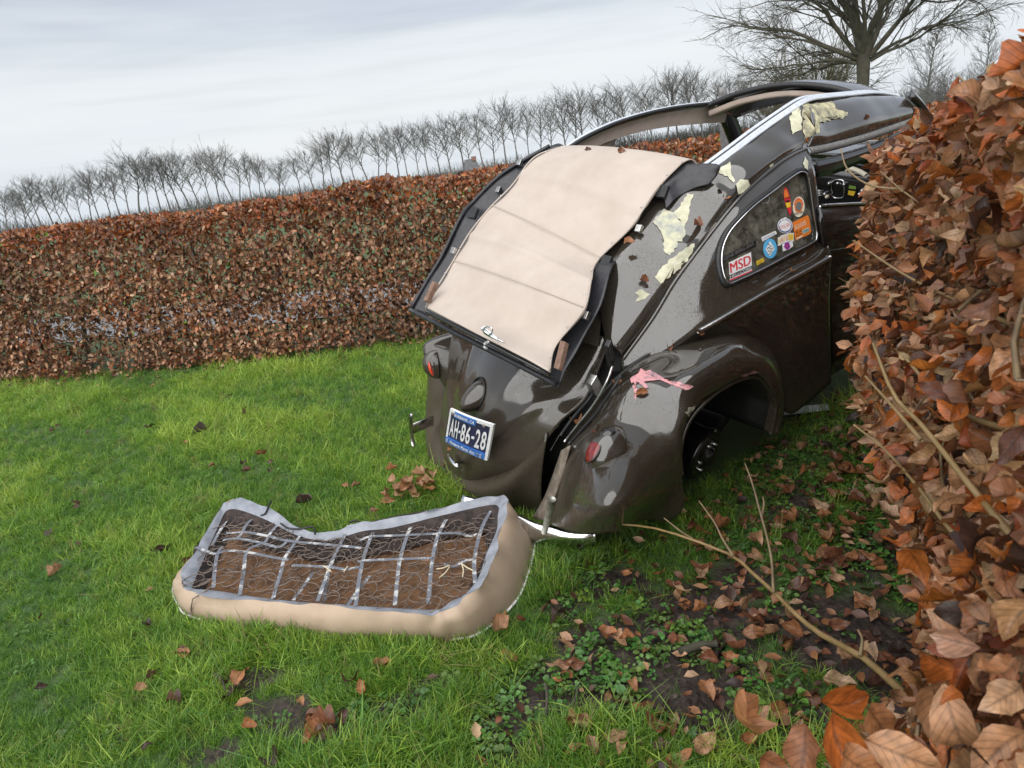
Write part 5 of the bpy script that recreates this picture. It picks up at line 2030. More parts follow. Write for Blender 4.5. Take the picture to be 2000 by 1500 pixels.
def drape(name, pts, mat, parent, off=.0025, n=10, rough=.12, seed=0):
    """a thin irregular flake (paint patch) lying on the body, outlined in picture coordinates"""
    r = np.random.default_rng(seed + len(pts))
    P = np.array(pts, float)
    e = []
    for i in range(len(P)):
        a, b = P[i], P[(i + 1) % len(P)]
        ln = np.linalg.norm(b - a)
        k = max(2, int(ln / 5))
        for t in np.arange(k) / k:
            nn = np.array([-(b - a)[1], (b - a)[0]]) / (ln + 1e-6)
            e.append(a + (b - a) * t + nn * r.normal() * min(2.2, ln * rough * .4) * (t > 0))
    e = np.array(e)
    c = e.mean(0)
    rings = [e, c + (e - c) * .8, c + (e - c) * .55, c + (e - c) * .28]
    V, ok = [], True
    for R_ in rings + [c[None]]:
        for q in R_:
            p, nrm_ = cast(q[0], q[1], off)
            if p is None:
                p = V[-1] if V else np.zeros(3)
            V.append(p)
    V = np.array(V)
    k = len(e)
    Fc = []
    for j in range(3):
        for i in range(k):
            Fc.append((j * k + i, j * k + (i + 1) % k, (j + 1) * k + (i + 1) % k, (j + 1) * k + i))
    for i in range(k):
        Fc.append((3 * k + i, 3 * k + (i + 1) % k, 4 * k))
    return mk(name, V, Fc, mat, parent)


# roof panels have to be in the casting set for the filler patches
for o in [q for q in CAR.children if q.name.split('.')[0] in ('roof_side', 'rear_panel')]:
    SURF.append((np.array([v.co[:] for v in o.data.vertices]), [list(p.vertices) for p in o.data.polygons]))
BV = build_bvh()


def Z2(x, y):
    return (1050 + x * .375, 140 + y * .375)


drape('paint_chip', [Z2(*q) for q in [(925, 520), (985, 485), (1002, 470), (1010, 540), (1028, 570), (1020, 580), (990, 545)]], FILLER, CAR)
drape('paint_chip', [Z2(*q) for q in [(1030, 590), (1050, 565), (1090, 565), (1105, 600), (1075, 625), (1040, 640)]], FILLER, CAR, .006)
drape('paint_chip', [Z2(*q) for q in [(780, 635), (812, 640), (790, 740), (765, 810), (705, 740), (745, 700)]], FILLER, CAR)
drape('paint_chip', [Z2(*q) for q in [(600, 785), (660, 715), (720, 750), (765, 800), (770, 850), (690, 960), (665, 945), (655, 870), (640, 830)]], PRIMER, CAR, .003)
drape('paint_chip', [Z2(*q) for q in [(610, 1070), (680, 985), (760, 930), (815, 895), (800, 950), (720, 1040), (640, 1105)]], FILLER, CAR)
drape('paint_chip', [Z2(*q) for q in [(505, 1150), (545, 1135), (585, 1160), (560, 1185), (510, 1200), (530, 1170)]], FILLER, CAR)
drape('paint_chip', [Z2(*q) for q in [(1312, 235), (1345, 190), (1370, 175), (1372, 305), (1325, 330), (1318, 290)]], FILLER, CAR)
drape('paint_chip', [Z2(*q) for q in [(1378, 180), (1450, 165), (1540, 165), (1560, 200), (1615, 212), (1610, 232), (1465, 268), (1465, 320), (1385, 350)]], FILLER_GREY, CAR, .003)
drape('paint_chip', [Z2(*q) for q in [(1390, 440), (1408, 470), (1405, 510), (1420, 560), (1400, 520), (1378, 480)]], FILLER, CAR)
drape('paint_chip', [Z2(*q) for q in [(1205, 490), (1222, 478), (1232, 490), (1222, 512), (1206, 505)]], PRIMER, CAR)


def Z4(x, y):
    return (1000 + x * .325, 600 + y * .325)


drape('paint_chip', [Z4(*q) for q in [(712, 430), (760, 400), (775, 370), (790, 395), (830, 380), (890, 415), (980, 455), (1090, 475), (1060, 495), (1000, 485), (930, 455), (870, 435), (790, 425), (760, 440), (720, 460)]], PINK, CAR)
drape('paint_chip', [Z4(*q) for q in [(730, 445), (748, 460), (745, 560), (732, 540)]], PINK, CAR)
drape('paint_chip', [Z4(*q) for q in [(770, 440), (790, 445), (826, 485), (800, 490), (765, 460)]], PINK, CAR)
drape('paint_chip', [Z4(*q) for q in [(1035, 630), (1100, 580), (1125, 600), (1120, 650), (1070, 695), (1060, 660)]], PRIMER, CAR)
drape('paint_chip', [Z4(*q) for q in [(1360, 435), (1400, 400), (1450, 380), (1490, 388), (1430, 400), (1380, 430)]], PINK, CAR)

# ---- tail lights
def dome(name, c, nrm_, upv, rx, ry, h, mat, parent, n=14, m=28, tear=0.0):
    nrm_ = np.array(nrm_) / np.linalg.norm(nrm_)
    x = np.cross(upv, nrm_)
    x /= np.linalg.norm(x)
    y = np.cross(nrm_, x)
    V = []
    for i in range(n):
        a = i / (n - 1) * np.pi / 2
        rr_, hh_ = math.cos(a), math.sin(a)
        for j in range(m):
            t = 2 * np.pi * j / m
            yy = math.sin(t)
            V.append(c + x * rx * rr_ * math.cos(t) * (1 - tear * max(0, yy)) + y * ry * rr_ * yy + nrm_ * h * hh_)
    return mk(name, V, grid_faces(n, m, wrap=True), mat, parent), (x, y, nrm_)


def at_surf(u, v, off=0):
    p, n = cast(u, v, off)
    return p, n


up_car = np.array([0.162, 0.112, 0.981])
p, n = at_surf(1187, 880)
tl = None
nn = n * .75 + np.array([-.45, -.15, .1])
tl, fr = dome('taillight', p - nn / np.linalg.norm(nn) * .01, nn, up_car, .060, .086, .070, PAINT, CAR, tear=.12)
tl['label'] = 'dark tail light housing with round red lens on the crushed right fender'
dome('taillight_glass', p + fr[1] * .035 + fr[2] * .028, fr[2] + fr[1] * .35, fr[1], .030, .034, .030, TINT, tl)
dome('lens', p - fr[1] * .030 + fr[2] * .040 - fr[0] * .020, fr[2] * .9 - fr[1] * .15 - fr[0] * .45, fr[1], .036, .041, .014, RED, tl)
tube('lens_ring', [p - fr[1] * .030 + fr[2] * .041 - fr[0] * .020 + (np.cross(fr[1], fr[2] * .9 - fr[0] * .45) * math.cos(a) * .037 + fr[1] * math.sin(a) * .042) for a in np.linspace(0, 6.28, 24, endpoint=False)], .003, TINT, tl, 6, closed=True)
pL = hk(855, 710, -.53)
nl = np.array([-.8, .45, .15])
tl2, fr = dome('taillight', pL, nl, up_car, .055, .075, .075, PAINT, CAR, tear=.1)
dome('lens', hk(843, 720, -.605), np.array([-.8, .55, -.05]), up_car, .026, .036, .014, REDB, tl2)

# ---- plate lamp, plate, handle
p, n = at_surf(932, 768)
tip = hk(891, 791, p[0] - .095, 0)
ax_ = tip - p
xx = np.array([0, 1.0, 0]) + np.array([.25, 0, 0])
xx = xx - n * (xx @ n)
xx /= np.linalg.norm(xx)
yy = np.cross(n, xx)
V = []
for i in range(14):
    a = i / 13
    rr_ = math.sqrt(max(0, 1 - a ** 1.9))
    for j in range(26):
        t = 2 * np.pi * j / 26
        V.append(p - n * .010 + xx * .056 * rr_ * math.cos(t) + yy * .066 * rr_ * math.sin(t) + ax_ * a * .9)
lamp = mk('plate_lamp', V, grid_faces(14, 26, wrap=True), PAINT, CAR)
tube('lamp_gasket', [p + n * .001 + xx * .058 * math.cos(t) + yy * .068 * math.sin(t) for t in np.linspace(0, 6.28, 28, endpoint=False)], .0045, RUBBER, lamp, 6, closed=True)

PC = [(881, 797), (966, 829), (953, 899), (871, 861)]
pA = [hk(*q, -.745 - (.012 if i < 2 else -.0)) for i, q in enumerate(PC)]
pn = np.cross(pA[1] - pA[0], pA[3] - pA[0])
pn /= np.linalg.norm(pn)
if pn @ (CAM0 - pA[0]) < 0:
    pn = -pn


def onplate(s, t, off=0.0):
    """s 0..1 across from the left, t 0..1 down"""
    q = pA[0] * (1 - s) * (1 - t) + pA[1] * s * (1 - t) + pA[2] * s * t + pA[3] * (1 - s) * t
    return q + pn * (off + .006 * math.sin(math.pi * s))


def pslab(name, s0, t0, s1, t1, mat, parent, o0, o1, k=8):
    V, Fc = [], []
    S = np.linspace(s0, s1, k)
    for s in S:
        for (t, o_) in ((t0, o0), (t0, o1), (t1, o1), (t1, o0)):
            V.append(onplate(s, t, o_))
    Fc = [list(f) for f in grid_faces(k, 4, wrap=True)] + [[0, 1, 2, 3], [4 * k - 1, 4 * k - 2, 4 * k - 3, 4 * k - 4]]
    return mk(name, V, Fc, mat, parent, False)


plate = pslab('license_plate', .02, .03, .98, .97, PLATE_BLUE, CAR, -.004, .001)
for a in ((0, 0, 1, .075), (0, 0, .045, 1), (.945, 0, 1, 1), (0, .93, 1, 1)):
    pslab('plate_frame', *a, WHITE, plate, -.004, .0045 + .0008 * a[0] + .0004 * a[1])
pslab('plate_frame', .14, .015, .66, .165, FRAME_BLUE, plate, -.002, .0062)
pslab('plate_frame', .005, .825, .945, .985, FRAME_BLUE, plate, -.002, .0068)


def ptext(s, s0, t0, s1, t1, mat, off, shear=0, bold=.012, nm='lettering'):
    cu = bpy.data.curves.new('t', 'FONT')
    cu.body = s
    cu.shear = shear
    cu.offset = bold
    cu.resolution_u = 3
    t_ = bpy.data.objects.new('t', cu)
    COL.objects.link(t_)
    me = bpy.data.meshes.new_from_object(t_.evaluated_get(bpy.context.evaluated_depsgraph_get()))
    bpy.data.objects.remove(t_)
    k = len(me.vertices)
    co = np.zeros(k * 3)
    me.vertices.foreach_get('co', co)
    co = co.reshape(-1, 3)
    lo, hi = co.min(0), co.max(0)
    out = [onplate(s0 + (s1 - s0) * (c[0] - lo[0]) / (hi[0] - lo[0]), t1 + (t0 - t1) * (c[1] - lo[1]) / (hi[1] - lo[1]), off) for c in co]
    me.vertices.foreach_set('co', np.array(out).ravel())
    me.materials.clear()
    me.materials.append(mat)
    me.name = nm
    o = bpy.data.objects.new(nm, me)
    COL.objects.link(o)
    o.parent = plate
    return o


for ch, s0, s1 in (('A', .075, .175), ('H', .195, .285), ('-', .30, .345), ('8', .365, .465), ('6', .485, .585), ('-', .605, .665), ('2', .695, .795), ('8', .815, .915)):
    if ch == '-':
        pslab('lettering', s0, .49, s1, .55, WHITE, plate, .0, .003, 3)
    else:
        ptext(ch, s0, .23, s1, .75, WHITE, .0045, bold=.02)
ptext('BURBANK, CA', .16, .045, .64, .14, WHITE, .0085, bold=.02)
ptext('Vintage Parts Inc.', .14, .85, .76, .965, WHITE, .0092, .25, .02)
for s in (.06, .87):
    tube('plate_mark', [onplate(s + .018 * math.cos(a), .905 + .045 * math.sin(a), .009) for a in np.linspace(0, 6.28, 16, endpoint=False)], .0012, WHITE, plate, 5, closed=True)
for s, t in ((.11, .09), (.83, .09), (.80, .90)):
    dome('plate_bolt', onplate(s, t, .006), pn, up_car, .007, .007, .005, RUSTY, plate, 5, 12)

hpts = [hk(*q, a) for q, a in (((876, 889), -.775), ((882, 900), -.795), ((891, 909), -.80), ((902, 918), -.785))]
hd_ = tube('lid_handle', cr1(np.array(hpts), 20), np.array([.004, .006, .008, .009, .0095, .0095, .010, .010, .010, .010, .010, .010, .010, .0095, .0095, .009, .008, .007, .006, .004]), CHROME, CAR, 10)
tube('handle_stem', [hk(891, 906, -.80), hk(899, 902, -.76), hk(908, 898, -.72)], [.009, .010, .015], CHROME, hd_, 12)

# ---- bumper bracket on the left, bumper on the grass, loose overrider rod
bb = strip('bumper_bracket', [hk(846, 812, -.60), hk(804, 829, -.74)], [hk(846, 830, -.60), hk(806, 847, -.74)], DIRTY_CHROME, CAR, .006)
tube('bracket_post', [hk(802, 811, -.74), hk(803, 840, -.745), hk(807, 869, -.75)], .0095, DIRTY_CHROME, bb, 10)
B0 = []
for (u, v, z) in ((905, 985, .13), (960, 1000, .11), (1010, 1022, .085), (1050, 1040, .065), (1095, 1050, .055), (1135, 1053, .05), (1163, 1050, .05)):
    B0.append(w2c(gnd(u, v, z)))
B0 = cr1(np.array(B0), 40)
prof = [(0, .045), (-.012, .040), (-.022, .02), (-.024, 0), (-.022, -.02), (-.012, -.040), (0, -.045), (.004, 0)]
V = []
tdir = np.gradient(B0, axis=0)
for q, t in zip(B0, tdir):
    t = t / np.linalg.norm(t)
    o_ = np.cross(t, up_car)
    o_ /= np.linalg.norm(o_)
    if o_ @ (CAM0 - q) < 0:
        o_ = -o_
    u_ = np.cross(o_, t)
    if u_ @ up_car < 0:
        u_ = -u_
    for (a, b_) in prof:
        V.append(q - o_ * a + u_ * b_)
Fc = [list(f) for f in grid_faces(40, 8, wrap=True)] + [list(range(8)), list(range(312, 320))]
bump = mk('rear_bumper', V, Fc, CHROME, CAR)
bump['label'] = 'chrome rear bumper fallen on to the grass'
tube('overrider_rod', [hk(1078, 975, -.86), hk(1072, 1005, -.87), hk(1063, 1040, -.88)], [.013, .012, .010], simple('muddy_rod', (.22, .21, .16), .45, col2=(.40, .40, .36), scale=60, metal=.5), CAR, 10)

# ---- brake drum and axle under the fender
dc = hit(1374, 888, 'y', -.62)
ax = np.array([.1, -.9, -.25])
ax /= np.linalg.norm(ax)
e1 = np.cross(ax, up_car)
e1 /= np.linalg.norm(e1)
e2 = np.cross(ax, e1)


def lathe(name, c, prof_, mat, parent, m=28):
    V = [c + ax * h + r_ * (e1 * math.cos(t) + e2 * math.sin(t)) for (r_, h) in prof_ for t in np.linspace(0, 2 * np.pi, m, endpoint=False)]
    return mk(name, V, grid_faces(len(prof_), m, wrap=True), mat, parent)


drum = lathe('brake_drum', dc, [(.02, -.10), (.115, -.09), (.118, -.02), (.122, -.015), (.122, 0), (.110, .012), (.085, .016), (.080, .006), (.05, .006), (.045, .03), (.03, .045), (.002, .048)], BLACKGLOSS, CAR)
for k in range(5):
    a = k * 1.2566
    lathe('wheel_bolt', dc + .066 * (e1 * math.cos(a) + e2 * math.sin(a)) + ax * .006, [(.009, 0), (.009, .018), (.002, .02)], DIRTY_CHROME, drum, 8)
tube('axle_tube', [dc - ax * .05, dc - ax * .3 + up_car * .05, dc - ax * .6 + up_car * .09], .04, BLACK, CAR, 12)
tube('damper', [hit(1440, 780, 'y', -.55), hit(1385, 850, 'y', -.5)], .03, BLACK, CAR, 10)
# running board: ribbed strip thrown on the grass
r0 = gnd(1528, 797, .04), gnd(1616, 790, .04), gnd(1619, 802, .03), gnd(1530, 812, .03)
r0 = [w2c(q) for q in r0]
V = list(r0) + [q - up_car * .012 for q in r0]
rb = mk('running_board', V, [(0, 1, 2, 3), (7, 6, 5, 4), (0, 4, 5, 1), (1, 5, 6, 2), (2, 6, 7, 3), (3, 7, 4, 0)], RUBBER, CAR, False)
for k in range(7):
    t = (k + .5) / 7
    tube('rib', [r0[0] * (1 - t) + r0[3] * t + up_car * .003, r0[1] * (1 - t) + r0[2] * t + up_car * .003], .0035, ALU, rb, 5)

# ---- folding roof thrown back over the tail
CB = [(833, 601), (863, 549), (894, 499), (938, 426), (988, 381), (1036, 315), (1092, 289)]
CRt = [(1075, 725), (1087, 676), (1141, 607), (1156, 550), (1168, 510), (1234, 444), (1283, 371), (1335, 317)]
OL = [(804, 603), (835, 550), (866, 498), (901, 426), (922, 399), (974, 347), (1023, 315), (1075, 286)]
OR_ = [(1092, 752), (1127, 676), (1172, 600), (1193, 530), (1207, 505), (1238, 470), (1282, 405), (1318, 370)]
OL = cr1(np.array(OL, float), 8)
CBp = cr1(np.array(CB, float), 8)
xs = [-.60, -.47, -.35, -.22, -.10, .04, .18, .30]
can, fra = [], []
for i, a in enumerate(xs):
    off_ = .03 + .03 * math.sin(math.pi * i / 7)
    l, r_ = hk(*CBp[i], a - off_, .05), hk(*CRt[i], a - off_, .05)
    row = [l * (1 - t) + r_ * t + np.array([-.02, 0, .02]) * math.sin(math.pi * t) for t in np.linspace(0, 1, 6)]
    can.append(row)
    l, r_ = hk(*OL[i], a + .012, .05), hk(*OR_[i], a + .012, .05)
    fra.append([l * (1 - t) + r_ * t + np.array([.055, 0, -.035]) * math.sin(math.pi * t) ** .5 for t in np.linspace(0, 1, 8)])
can, fra = np.array(can), np.array(fra)
# the cloth runs over its last bow and hangs down behind it
last = can[-1]
can = np.concatenate([can, [last + np.array([.07, 0, -.012])], [last + np.array([.10, 0, -.10])]])
fra = np.concatenate([fra, [fra[-1] + np.array([.08, 0, -.02])], [fra[-1] + np.array([.10, 0, -.12])]])


def cloth(P):
    n0, n1 = P.shape[:2]
    t = np.linspace(0, 1, n0)[:, None]
    s = np.linspace(0, 1, n1)[None, :]
    d = .002 * vnoise(P, 14, 9) + .003 * vnoise(P, 5, 10)
    for q in (.33, .60):
        tt = t - q - .012 * np.sin(s * 3.1)
        d = d + .007 * np.exp(-(tt / .013) ** 2) - .003 * np.exp(-((tt + .03) / .02) ** 2)
    # creases fanning from the edges
    d = d + .004 * np.sin((t * 34 + s * 9)) * np.exp(-s / .10) + .003 * np.sin((t * 30 - s * 8)) * np.exp(-(1 - s) / .08)
    return d


top = patch('folding_roof', can, 110, 60, CANVAS, CAR, cloth, .004, cast=False)
top['label'] = 'beige lined folding roof thrown back over the tail'


def ruffle(P):
    n0, n1 = P.shape[:2]
    t = np.linspace(0, 1, n0)[:, None]
    s = np.linspace(0, 1, n1)[None, :]
    return .006 * np.sin(t * 26 + 2 * np.sin(t * 11)) * np.exp(-(1 - s) / .05) + .003 * np.sin(t * 17) * np.exp(-s / .06) + .0015 * vnoise(P, 20, 3)


patch('roof_cover', fra, 80, 60, VINYL, top, ruffle, .006, cast=False)
SEAMM = simple('seam_stitching', (.43, .37, .325), .8)
for q in (.30, .585):
    k_ = q * 7
    i_ = int(k_)
    row = can[i_] * (1 - k_ + i_) + can[i_ + 1] * (k_ - i_) + np.array([-.0042, 0, .0042])
    tube('seam', cr1(row, 40) + np.c_[np.zeros(40), np.zeros(40), .003 * np.sin(np.linspace(0, 3.1, 40))], .0019, SEAMM, top, 5)
for c_ in (0, -1):
    tube('hem', cr1(can[:8, c_], 60) + np.array([-.004, 0, .003]), .0035, CANVAS, top, 6)
for k_ in range(7):
    for c_ in (.012, .988):
        t_ = (k_ + .5) / 7 * 7
        i_ = min(int(t_), 6)
        rw = can[i_] * (1 - t_ + i_) + can[i_ + 1] * (t_ - i_)
        dome('stud', cr1(rw, 80)[int(c_ * 79)] + np.array([-.006, 0, .006]), np.array([-.7, 0, .7]), up_car, .004, .004, .003, DIRTY_CHROME, top, 4, 8)
# stiff lower bow
tube('bow', cr1(np.array([hk(804, 606, -.60, .05), hk(900, 655, -.615, .05), hk(1000, 705, -.615, .05), hk(1091, 752, -.60, .05)]) + np.array([-.006, 0, .004]), 20), .011, VINYL, top, 8)
tube('bow', cr1(np.array([can[0, 0], can[0, 2], can[0, 3], can[0, 5]]) + np.array([-.004, 0, -.014]), 20), .006, BLACKGLOSS, top, 8)
tube('bow', cr1(np.array([fra[i, 0] for i in range(8)]) + np.array([-.003, .0, .004]), 40), .009, VINYL, top, 7)
# loose flap at the upper right corner
def near_body(q, off):
    p_, n_ = cast(q[0], q[1], off)
    return p_ if p_ is not None else hk(q[0], q[1], .30, .05)


Fp = [[near_body(q, o_) for q in r_] for r_, o_ in (([(1290, 385), (1304, 365), (1320, 342), (1345, 320)], .05), ([(1297, 388), (1315, 370), (1345, 350), (1396, 340)], .05), ([(1300, 398), (1318, 380), (1350, 360), (1398, 350)], .028), ([(1300, 412), (1322, 390), (1354, 372), (1384, 366)], .010))]
Fp = np.array(Fp)
patch('loose_flap', Fp, 24, 30, VINYL, top, lambda P: .010 * np.sin(np.linspace(0, 9, P.shape[1]))[None, :] * np.linspace(0, 1, P.shape[0])[:, None], .004, cast=False)
# side hinges
for (u, v, a, big) in ((925, 417, -.20, 1), (1184, 512, -.13, 1), (1294, 375, .17, 1), (886, 490, -.35, 0), (974, 371, .03, 0), (1248, 447, .02, 0), (1144, 616, -.38, 0), (1015, 318, .18, 0)):
    c = hk(u, v, a - .02, .05)
    k = 1.0 if big else .6
    t_ = box('hinge_plate', c, np.array([.016, 0, .018]) * k, np.array([0, .022, 0]) * k, np.array([-.006, 0, .006]), DIRTY_CHROME if not big else RUBBER, top, .002)
for (p0, p1, a0, a1) in (((1103, 668), (1090, 722), -.53, -.62), ((851, 552), (833, 590), -.53, -.60)):
    A_, B_ = hk(*p0, a0 - .025, .05), hk(*p1, a1 - .025, .05)
    d_ = (B_ - A_) / 2
    s_ = np.array([0, .012, 0])
    box('wood_batten', (A_ + B_) / 2, d_, s_, np.array([-.008, 0, .008]), WOOD, top, .002)
# winged ornament and latch on the lower bow
oc = [hk(*q, -.665, .05) for q in ((942, 641), (955, 652), (970, 661), (986, 670))]
orn = tube('ornament', cr1(np.array(oc), 20), np.interp(np.linspace(0, 1, 20), [0, .2, .45, 1], [.006, .011, .009, .001]), CHROME, top, 8)
for dv, ln in ((-5, .75), (5, .75)):
    q = [hk(942 + (u - 942) * 1.0, v + dv * (1 - (u - 942) / 44), -.67, .05) for u, v in ((944, 642), (958, 653), (974, 664))]
    tube('feather', cr1(np.array(q), 12), np.interp(np.linspace(0, 1, 12), [0, .3, 1], [.003, .005, .001]), CHROME, orn, 6)
tube('ring', [hk(953 + 9 * math.cos(a), 646 + 8 * math.sin(a), -.672, .05) for a in np.linspace(0, 6.28, 20, endpoint=False)], .0028, CHROME, orn, 6, closed=True)
tube('latch', [hk(*q, -.655, .05) for q in ((953, 668), (947, 671), (945, 676), (950, 680))], .006, WHITE, top, 8)

# ---- inside: floor, rear parcel shelf, seat back, dash
INT = simple('interior_beige', (.34, .29, .22), .75, col2=(.44, .38, .30), scale=9)
mk('cabin_floor', [(-.3, .6, .42), (1.9, .62, .36), (1.9, -.62, .36), (-.3, -.6, .42)], [(0, 1, 2, 3)], BLACK, CAR, False)
patch('rear_seat_back', [[(.10, .55, .55), (.10, 0, .55), (.10, -.55, .55)], [(-.02, .56, .85), (-.05, 0, .87), (-.02, -.56, .85)], [(-.10, .54, 1.02), (-.13, 0, 1.05), (-.10, -.54, 1.02)], [(-.16, .5, 1.03), (-.19, 0, 1.06), (-.16, -.5, 1.03)]], 16, 20, INT, CAR, None, .03, cast=False)
patch('front_seat', [[(.75, -.10, .55), (.75, -.55, .55)], [(.68, -.10, .80), (.68, -.55, .80)], [(.60, -.12, 1.04), (.60, -.52, 1.04)], [(.66, -.14, 1.08), (.66, -.50, 1.08)]], 14, 12, INT, CAR, None, .07, cast=False)
patch('front_seat', [[(.75, .55, .55), (.75, .10, .55)], [(.68, .55, .80), (.68, .10, .80)], [(.60, .52, 1.04), (.60, .12, 1.04)], [(.66, .50, 1.08), (.66, .14, 1.08)]], 14, 12, INT, CAR, None, .07, cast=False)
patch('pillar_lining', [[hit(1545, 345, 'y', -.60), hit(1562, 345, 'y', -.60)], [hit(1555, 430, 'y', -.63), hit(1578, 425, 'y', -.63)], [hit(1575, 520, 'y', -.64), hit(1600, 510, 'y', -.64)]], 12, 6, LINING, CAR, None, .01, cast=False)
# dash: a curved panel with lidded ashtray, grab handle, sticker and switches
DX = np.array([[(1.62, .60, 1.02), (1.70, 0, 1.05), (1.62, -.60, 1.02)], [(1.56, .60, .96), (1.62, 0, .98), (1.56, -.60, .96)], [(1.58, .60, .78), (1.64, 0, .80), (1.58, -.60, .78)], [(1.70, .60, .64), (1.74, 0, .66), (1.70, -.60, .64)]])
DX[:, :, 0] += .15
dash = patch('dashboard', DX, 20, 30, BLACKGLOSS, CAR, None, .02, cast=False)
V_, F_ = np.array([v.co[:] for v in dash.data.vertices]), [list(p.vertices) for p in dash.data.polygons]
BVD = BVHTree.FromPolygons([Vector(q) for q in V_], F_)


def ondash(u, v, off=.003):
    d = ray(u, v) @ CA
    d /= np.linalg.norm(d)
    h, n, i, t = BVD.ray_cast(Vector(CAM0), Vector(d))
    if h is None:
        return CAM0 + d * 3.75
    return np.array(h) - d * off


def rr(cx, cy, w, h, r_, n=6):
    out = []
    for (sx, sy, a0) in ((1, 1, 0), (-1, 1, 90), (-1, -1, 180), (1, -1, 270)):
        for k in range(n):
            a = math.radians(a0 + 90 * k / (n - 1))
            out.append((cx + sx * (w - r_) + r_ * math.cos(a), cy + sy * (h - r_) + r_ * math.sin(a)))
    return out


tube('glovebox', [ondash(*q) for q in rr(1637, 369, 12, 18, 8)], .004, CHROME, dash, 6, closed=True)
tube('glovebox_catch', [ondash(1634, 358, .01), ondash(1641, 358, .01)], .006, CHROME, dash, 6)
flat_poly('dash_sticker', [(1659, 362), (1672, 364), (1671, 370), (1657, 368)], STK['green'], dash, .01, ondash)
flat_poly('dash_sticker', [(1657, 372), (1671, 374), (1667, 383), (1656, 380)], STK['yellow'], dash, .01, ondash)
for q in ((1621, 357), (1612, 378), (1616, 384), (1650, 359), (1685, 371), (1680, 378)):
    dome('switch', ondash(*q, .0), np.array([-1, -.2, .1]), up_car, .012, .012, .025, CHROME if q[0] != 1616 else STK['cream'], dash, 6, 12)
for k in range(4):
    tube('grille_bar', [ondash(1596, 372 + k * 3.2), ondash(1608, 372.5 + k * 3.2)], .0035, DIRTY_CHROME, dash, 5)
tube('grab_handle', cr1(np.array([ondash(*q, .06) for q in ((1651, 334), (1658, 330), (1668, 331), (1680, 336), (1692, 343))]), 20), .013, STK['cream'], CAR, 9)
# bonnet and cowl in front of the dash (mostly inside the hedge)
BN = []
for (x, w, z, zs) in ((2.05, .62, 1.0, .92), (2.4, .60, .98, .82), (2.75, .52, .90, .70), (3.0, .42, .76, .55), (3.1, .34, .55, .45)):
    BN.append([(x - .05, w, zs), (x, w * .55, z - .02), (x + .02, 0, z), (x, -w * .55, z - .02), (x - .05, -w, zs)])
patch('bonnet', BN, 30, 24, PAINT, CAR, None, .01, cast=False)
FFN = FEN.copy() * np.array([-1, 1, 1]) + np.array([2.45, 0, -.06])
patch('front_fender', FFN, 50, 24, PAINT, CAR, None, .006, cast=False)
patch('front_fender', FFN * mir, 50, 24, PAINT, CAR, None, .006, cast=False)

# ================================================================== THE SEAT CUSHION, UPSIDE DOWN ON THE GRASS
SEATV = simple('tan_vinyl', (0.33, 0.245, 0.175), 0.55, col2=(0.40, 0.305, 0.225), scale=5, bump=0.12, detail=8, spec=0.35)
SEATG = simple('grey_backing', (0.17, 0.185, 0.215), 0.7, col2=(0.27, 0.285, 0.32), scale=14, bump=0.1)
COIR = simple('coir_mat', (0.055, 0.027, 0.013), 0.95, col2=(0.25, 0.125, 0.055), scale=28, bump=1.0, detail=8, lo=.3, hi=.75)
COIRD = simple('black_burlap', (0.012, 0.010, 0.010), 0.95, col2=(0.05, 0.035, 0.03), scale=30, bump=.6)
WIRE = simple('rusty_spring_wire', (0.10, 0.075, 0.06), 0.5, col2=(0.24, 0.19, 0.16), scale=40, metal=.35)
STRAP = simple('steel_strap', (0.15, 0.16, 0.185), 0.5, col2=(0.50, 0.50, 0.49), scale=24, metal=.1, lo=.52, hi=.60)
STRING = simple('pale_string', (0.60, 0.52, 0.36), 0.8)

SEAT = empty('seat_cushion', (-.7, 2.2, 0))
tag(SEAT, 'tan vinyl car seat cushion lying upside down on the grass, springs showing', 'car seat')
so = np.array([-.7, 2.2, 0.0])


def S5(x, y):
    return (320 + x * .38, 950 + y * .38)


# stations round the rim: bottom outline on the ground, outer top edge, inner top edge (picture points, height)
# (bottom gx,gy) from the ground trace; top edge traced at its own height
RIM = [  # bottom px, top outer px, inner lip px, height
    ((340, 1152), (342, 1128), (372, 1142), .085),
    ((352, 1185), (352, 1150), (382, 1150), .09),
    ((376, 1206), (378, 1164), (408, 1150), .095),
    ((480, 1228), (480, 1178), (490, 1163), .10),
    ((560, 1236), (560, 1186), (565, 1172), .105),
    ((640, 1244), (640, 1191), (642, 1178), .11),
    ((740, 1249), (740, 1198), (742, 1184), .115),
    ((830, 1253), (830, 1205), (832, 1188), .12),
    ((885, 1252), (876, 1204), (862, 1186), .13),
    ((935, 1240), (908, 1186), (884, 1170), .14),
    ((985, 1202), (938, 1150), (908, 1158), .15),
    ((1016, 1162), (962, 1110), (938, 1120), .155),
    ((1036, 1105), (980, 1062), (954, 1072), .165),
    ((1043, 1065), (993, 1020), (972, 1030), .18),
    ((1036, 1035), (997, 990), (975, 1002), .195),
    ((1015, 1010), (987, 972), (968, 990), .20),
    ((965, 1010), (955, 970), (950, 988), .185),
    ((880, 1030), (862, 990), (866, 1006), .17),
    ((780, 1050), (760, 1015), (768, 1030), .15),
    ((715, 1060), (708, 1022), (712, 1036), .145),
    ((680, 1070), (672, 1030), (674, 1048), .13),
    ((635, 1078), (632, 1040), (636, 1056), .115),
    ((585, 1065), (575, 1025), (580, 1048), .12),
    ((525, 1030), (520, 990), (518, 1022), .13),
    ((478, 1008), (472, 974), (468, 1002), .15),
    ((450, 1005), (446, 975), (446, 1000), .155),
    ((425, 1030), (428, 996), (436, 1008), .14),
    ((398, 1075), (404, 1040), (420, 1042), .11),
    ((365, 1115), (374, 1086), (392, 1092), .09),
]
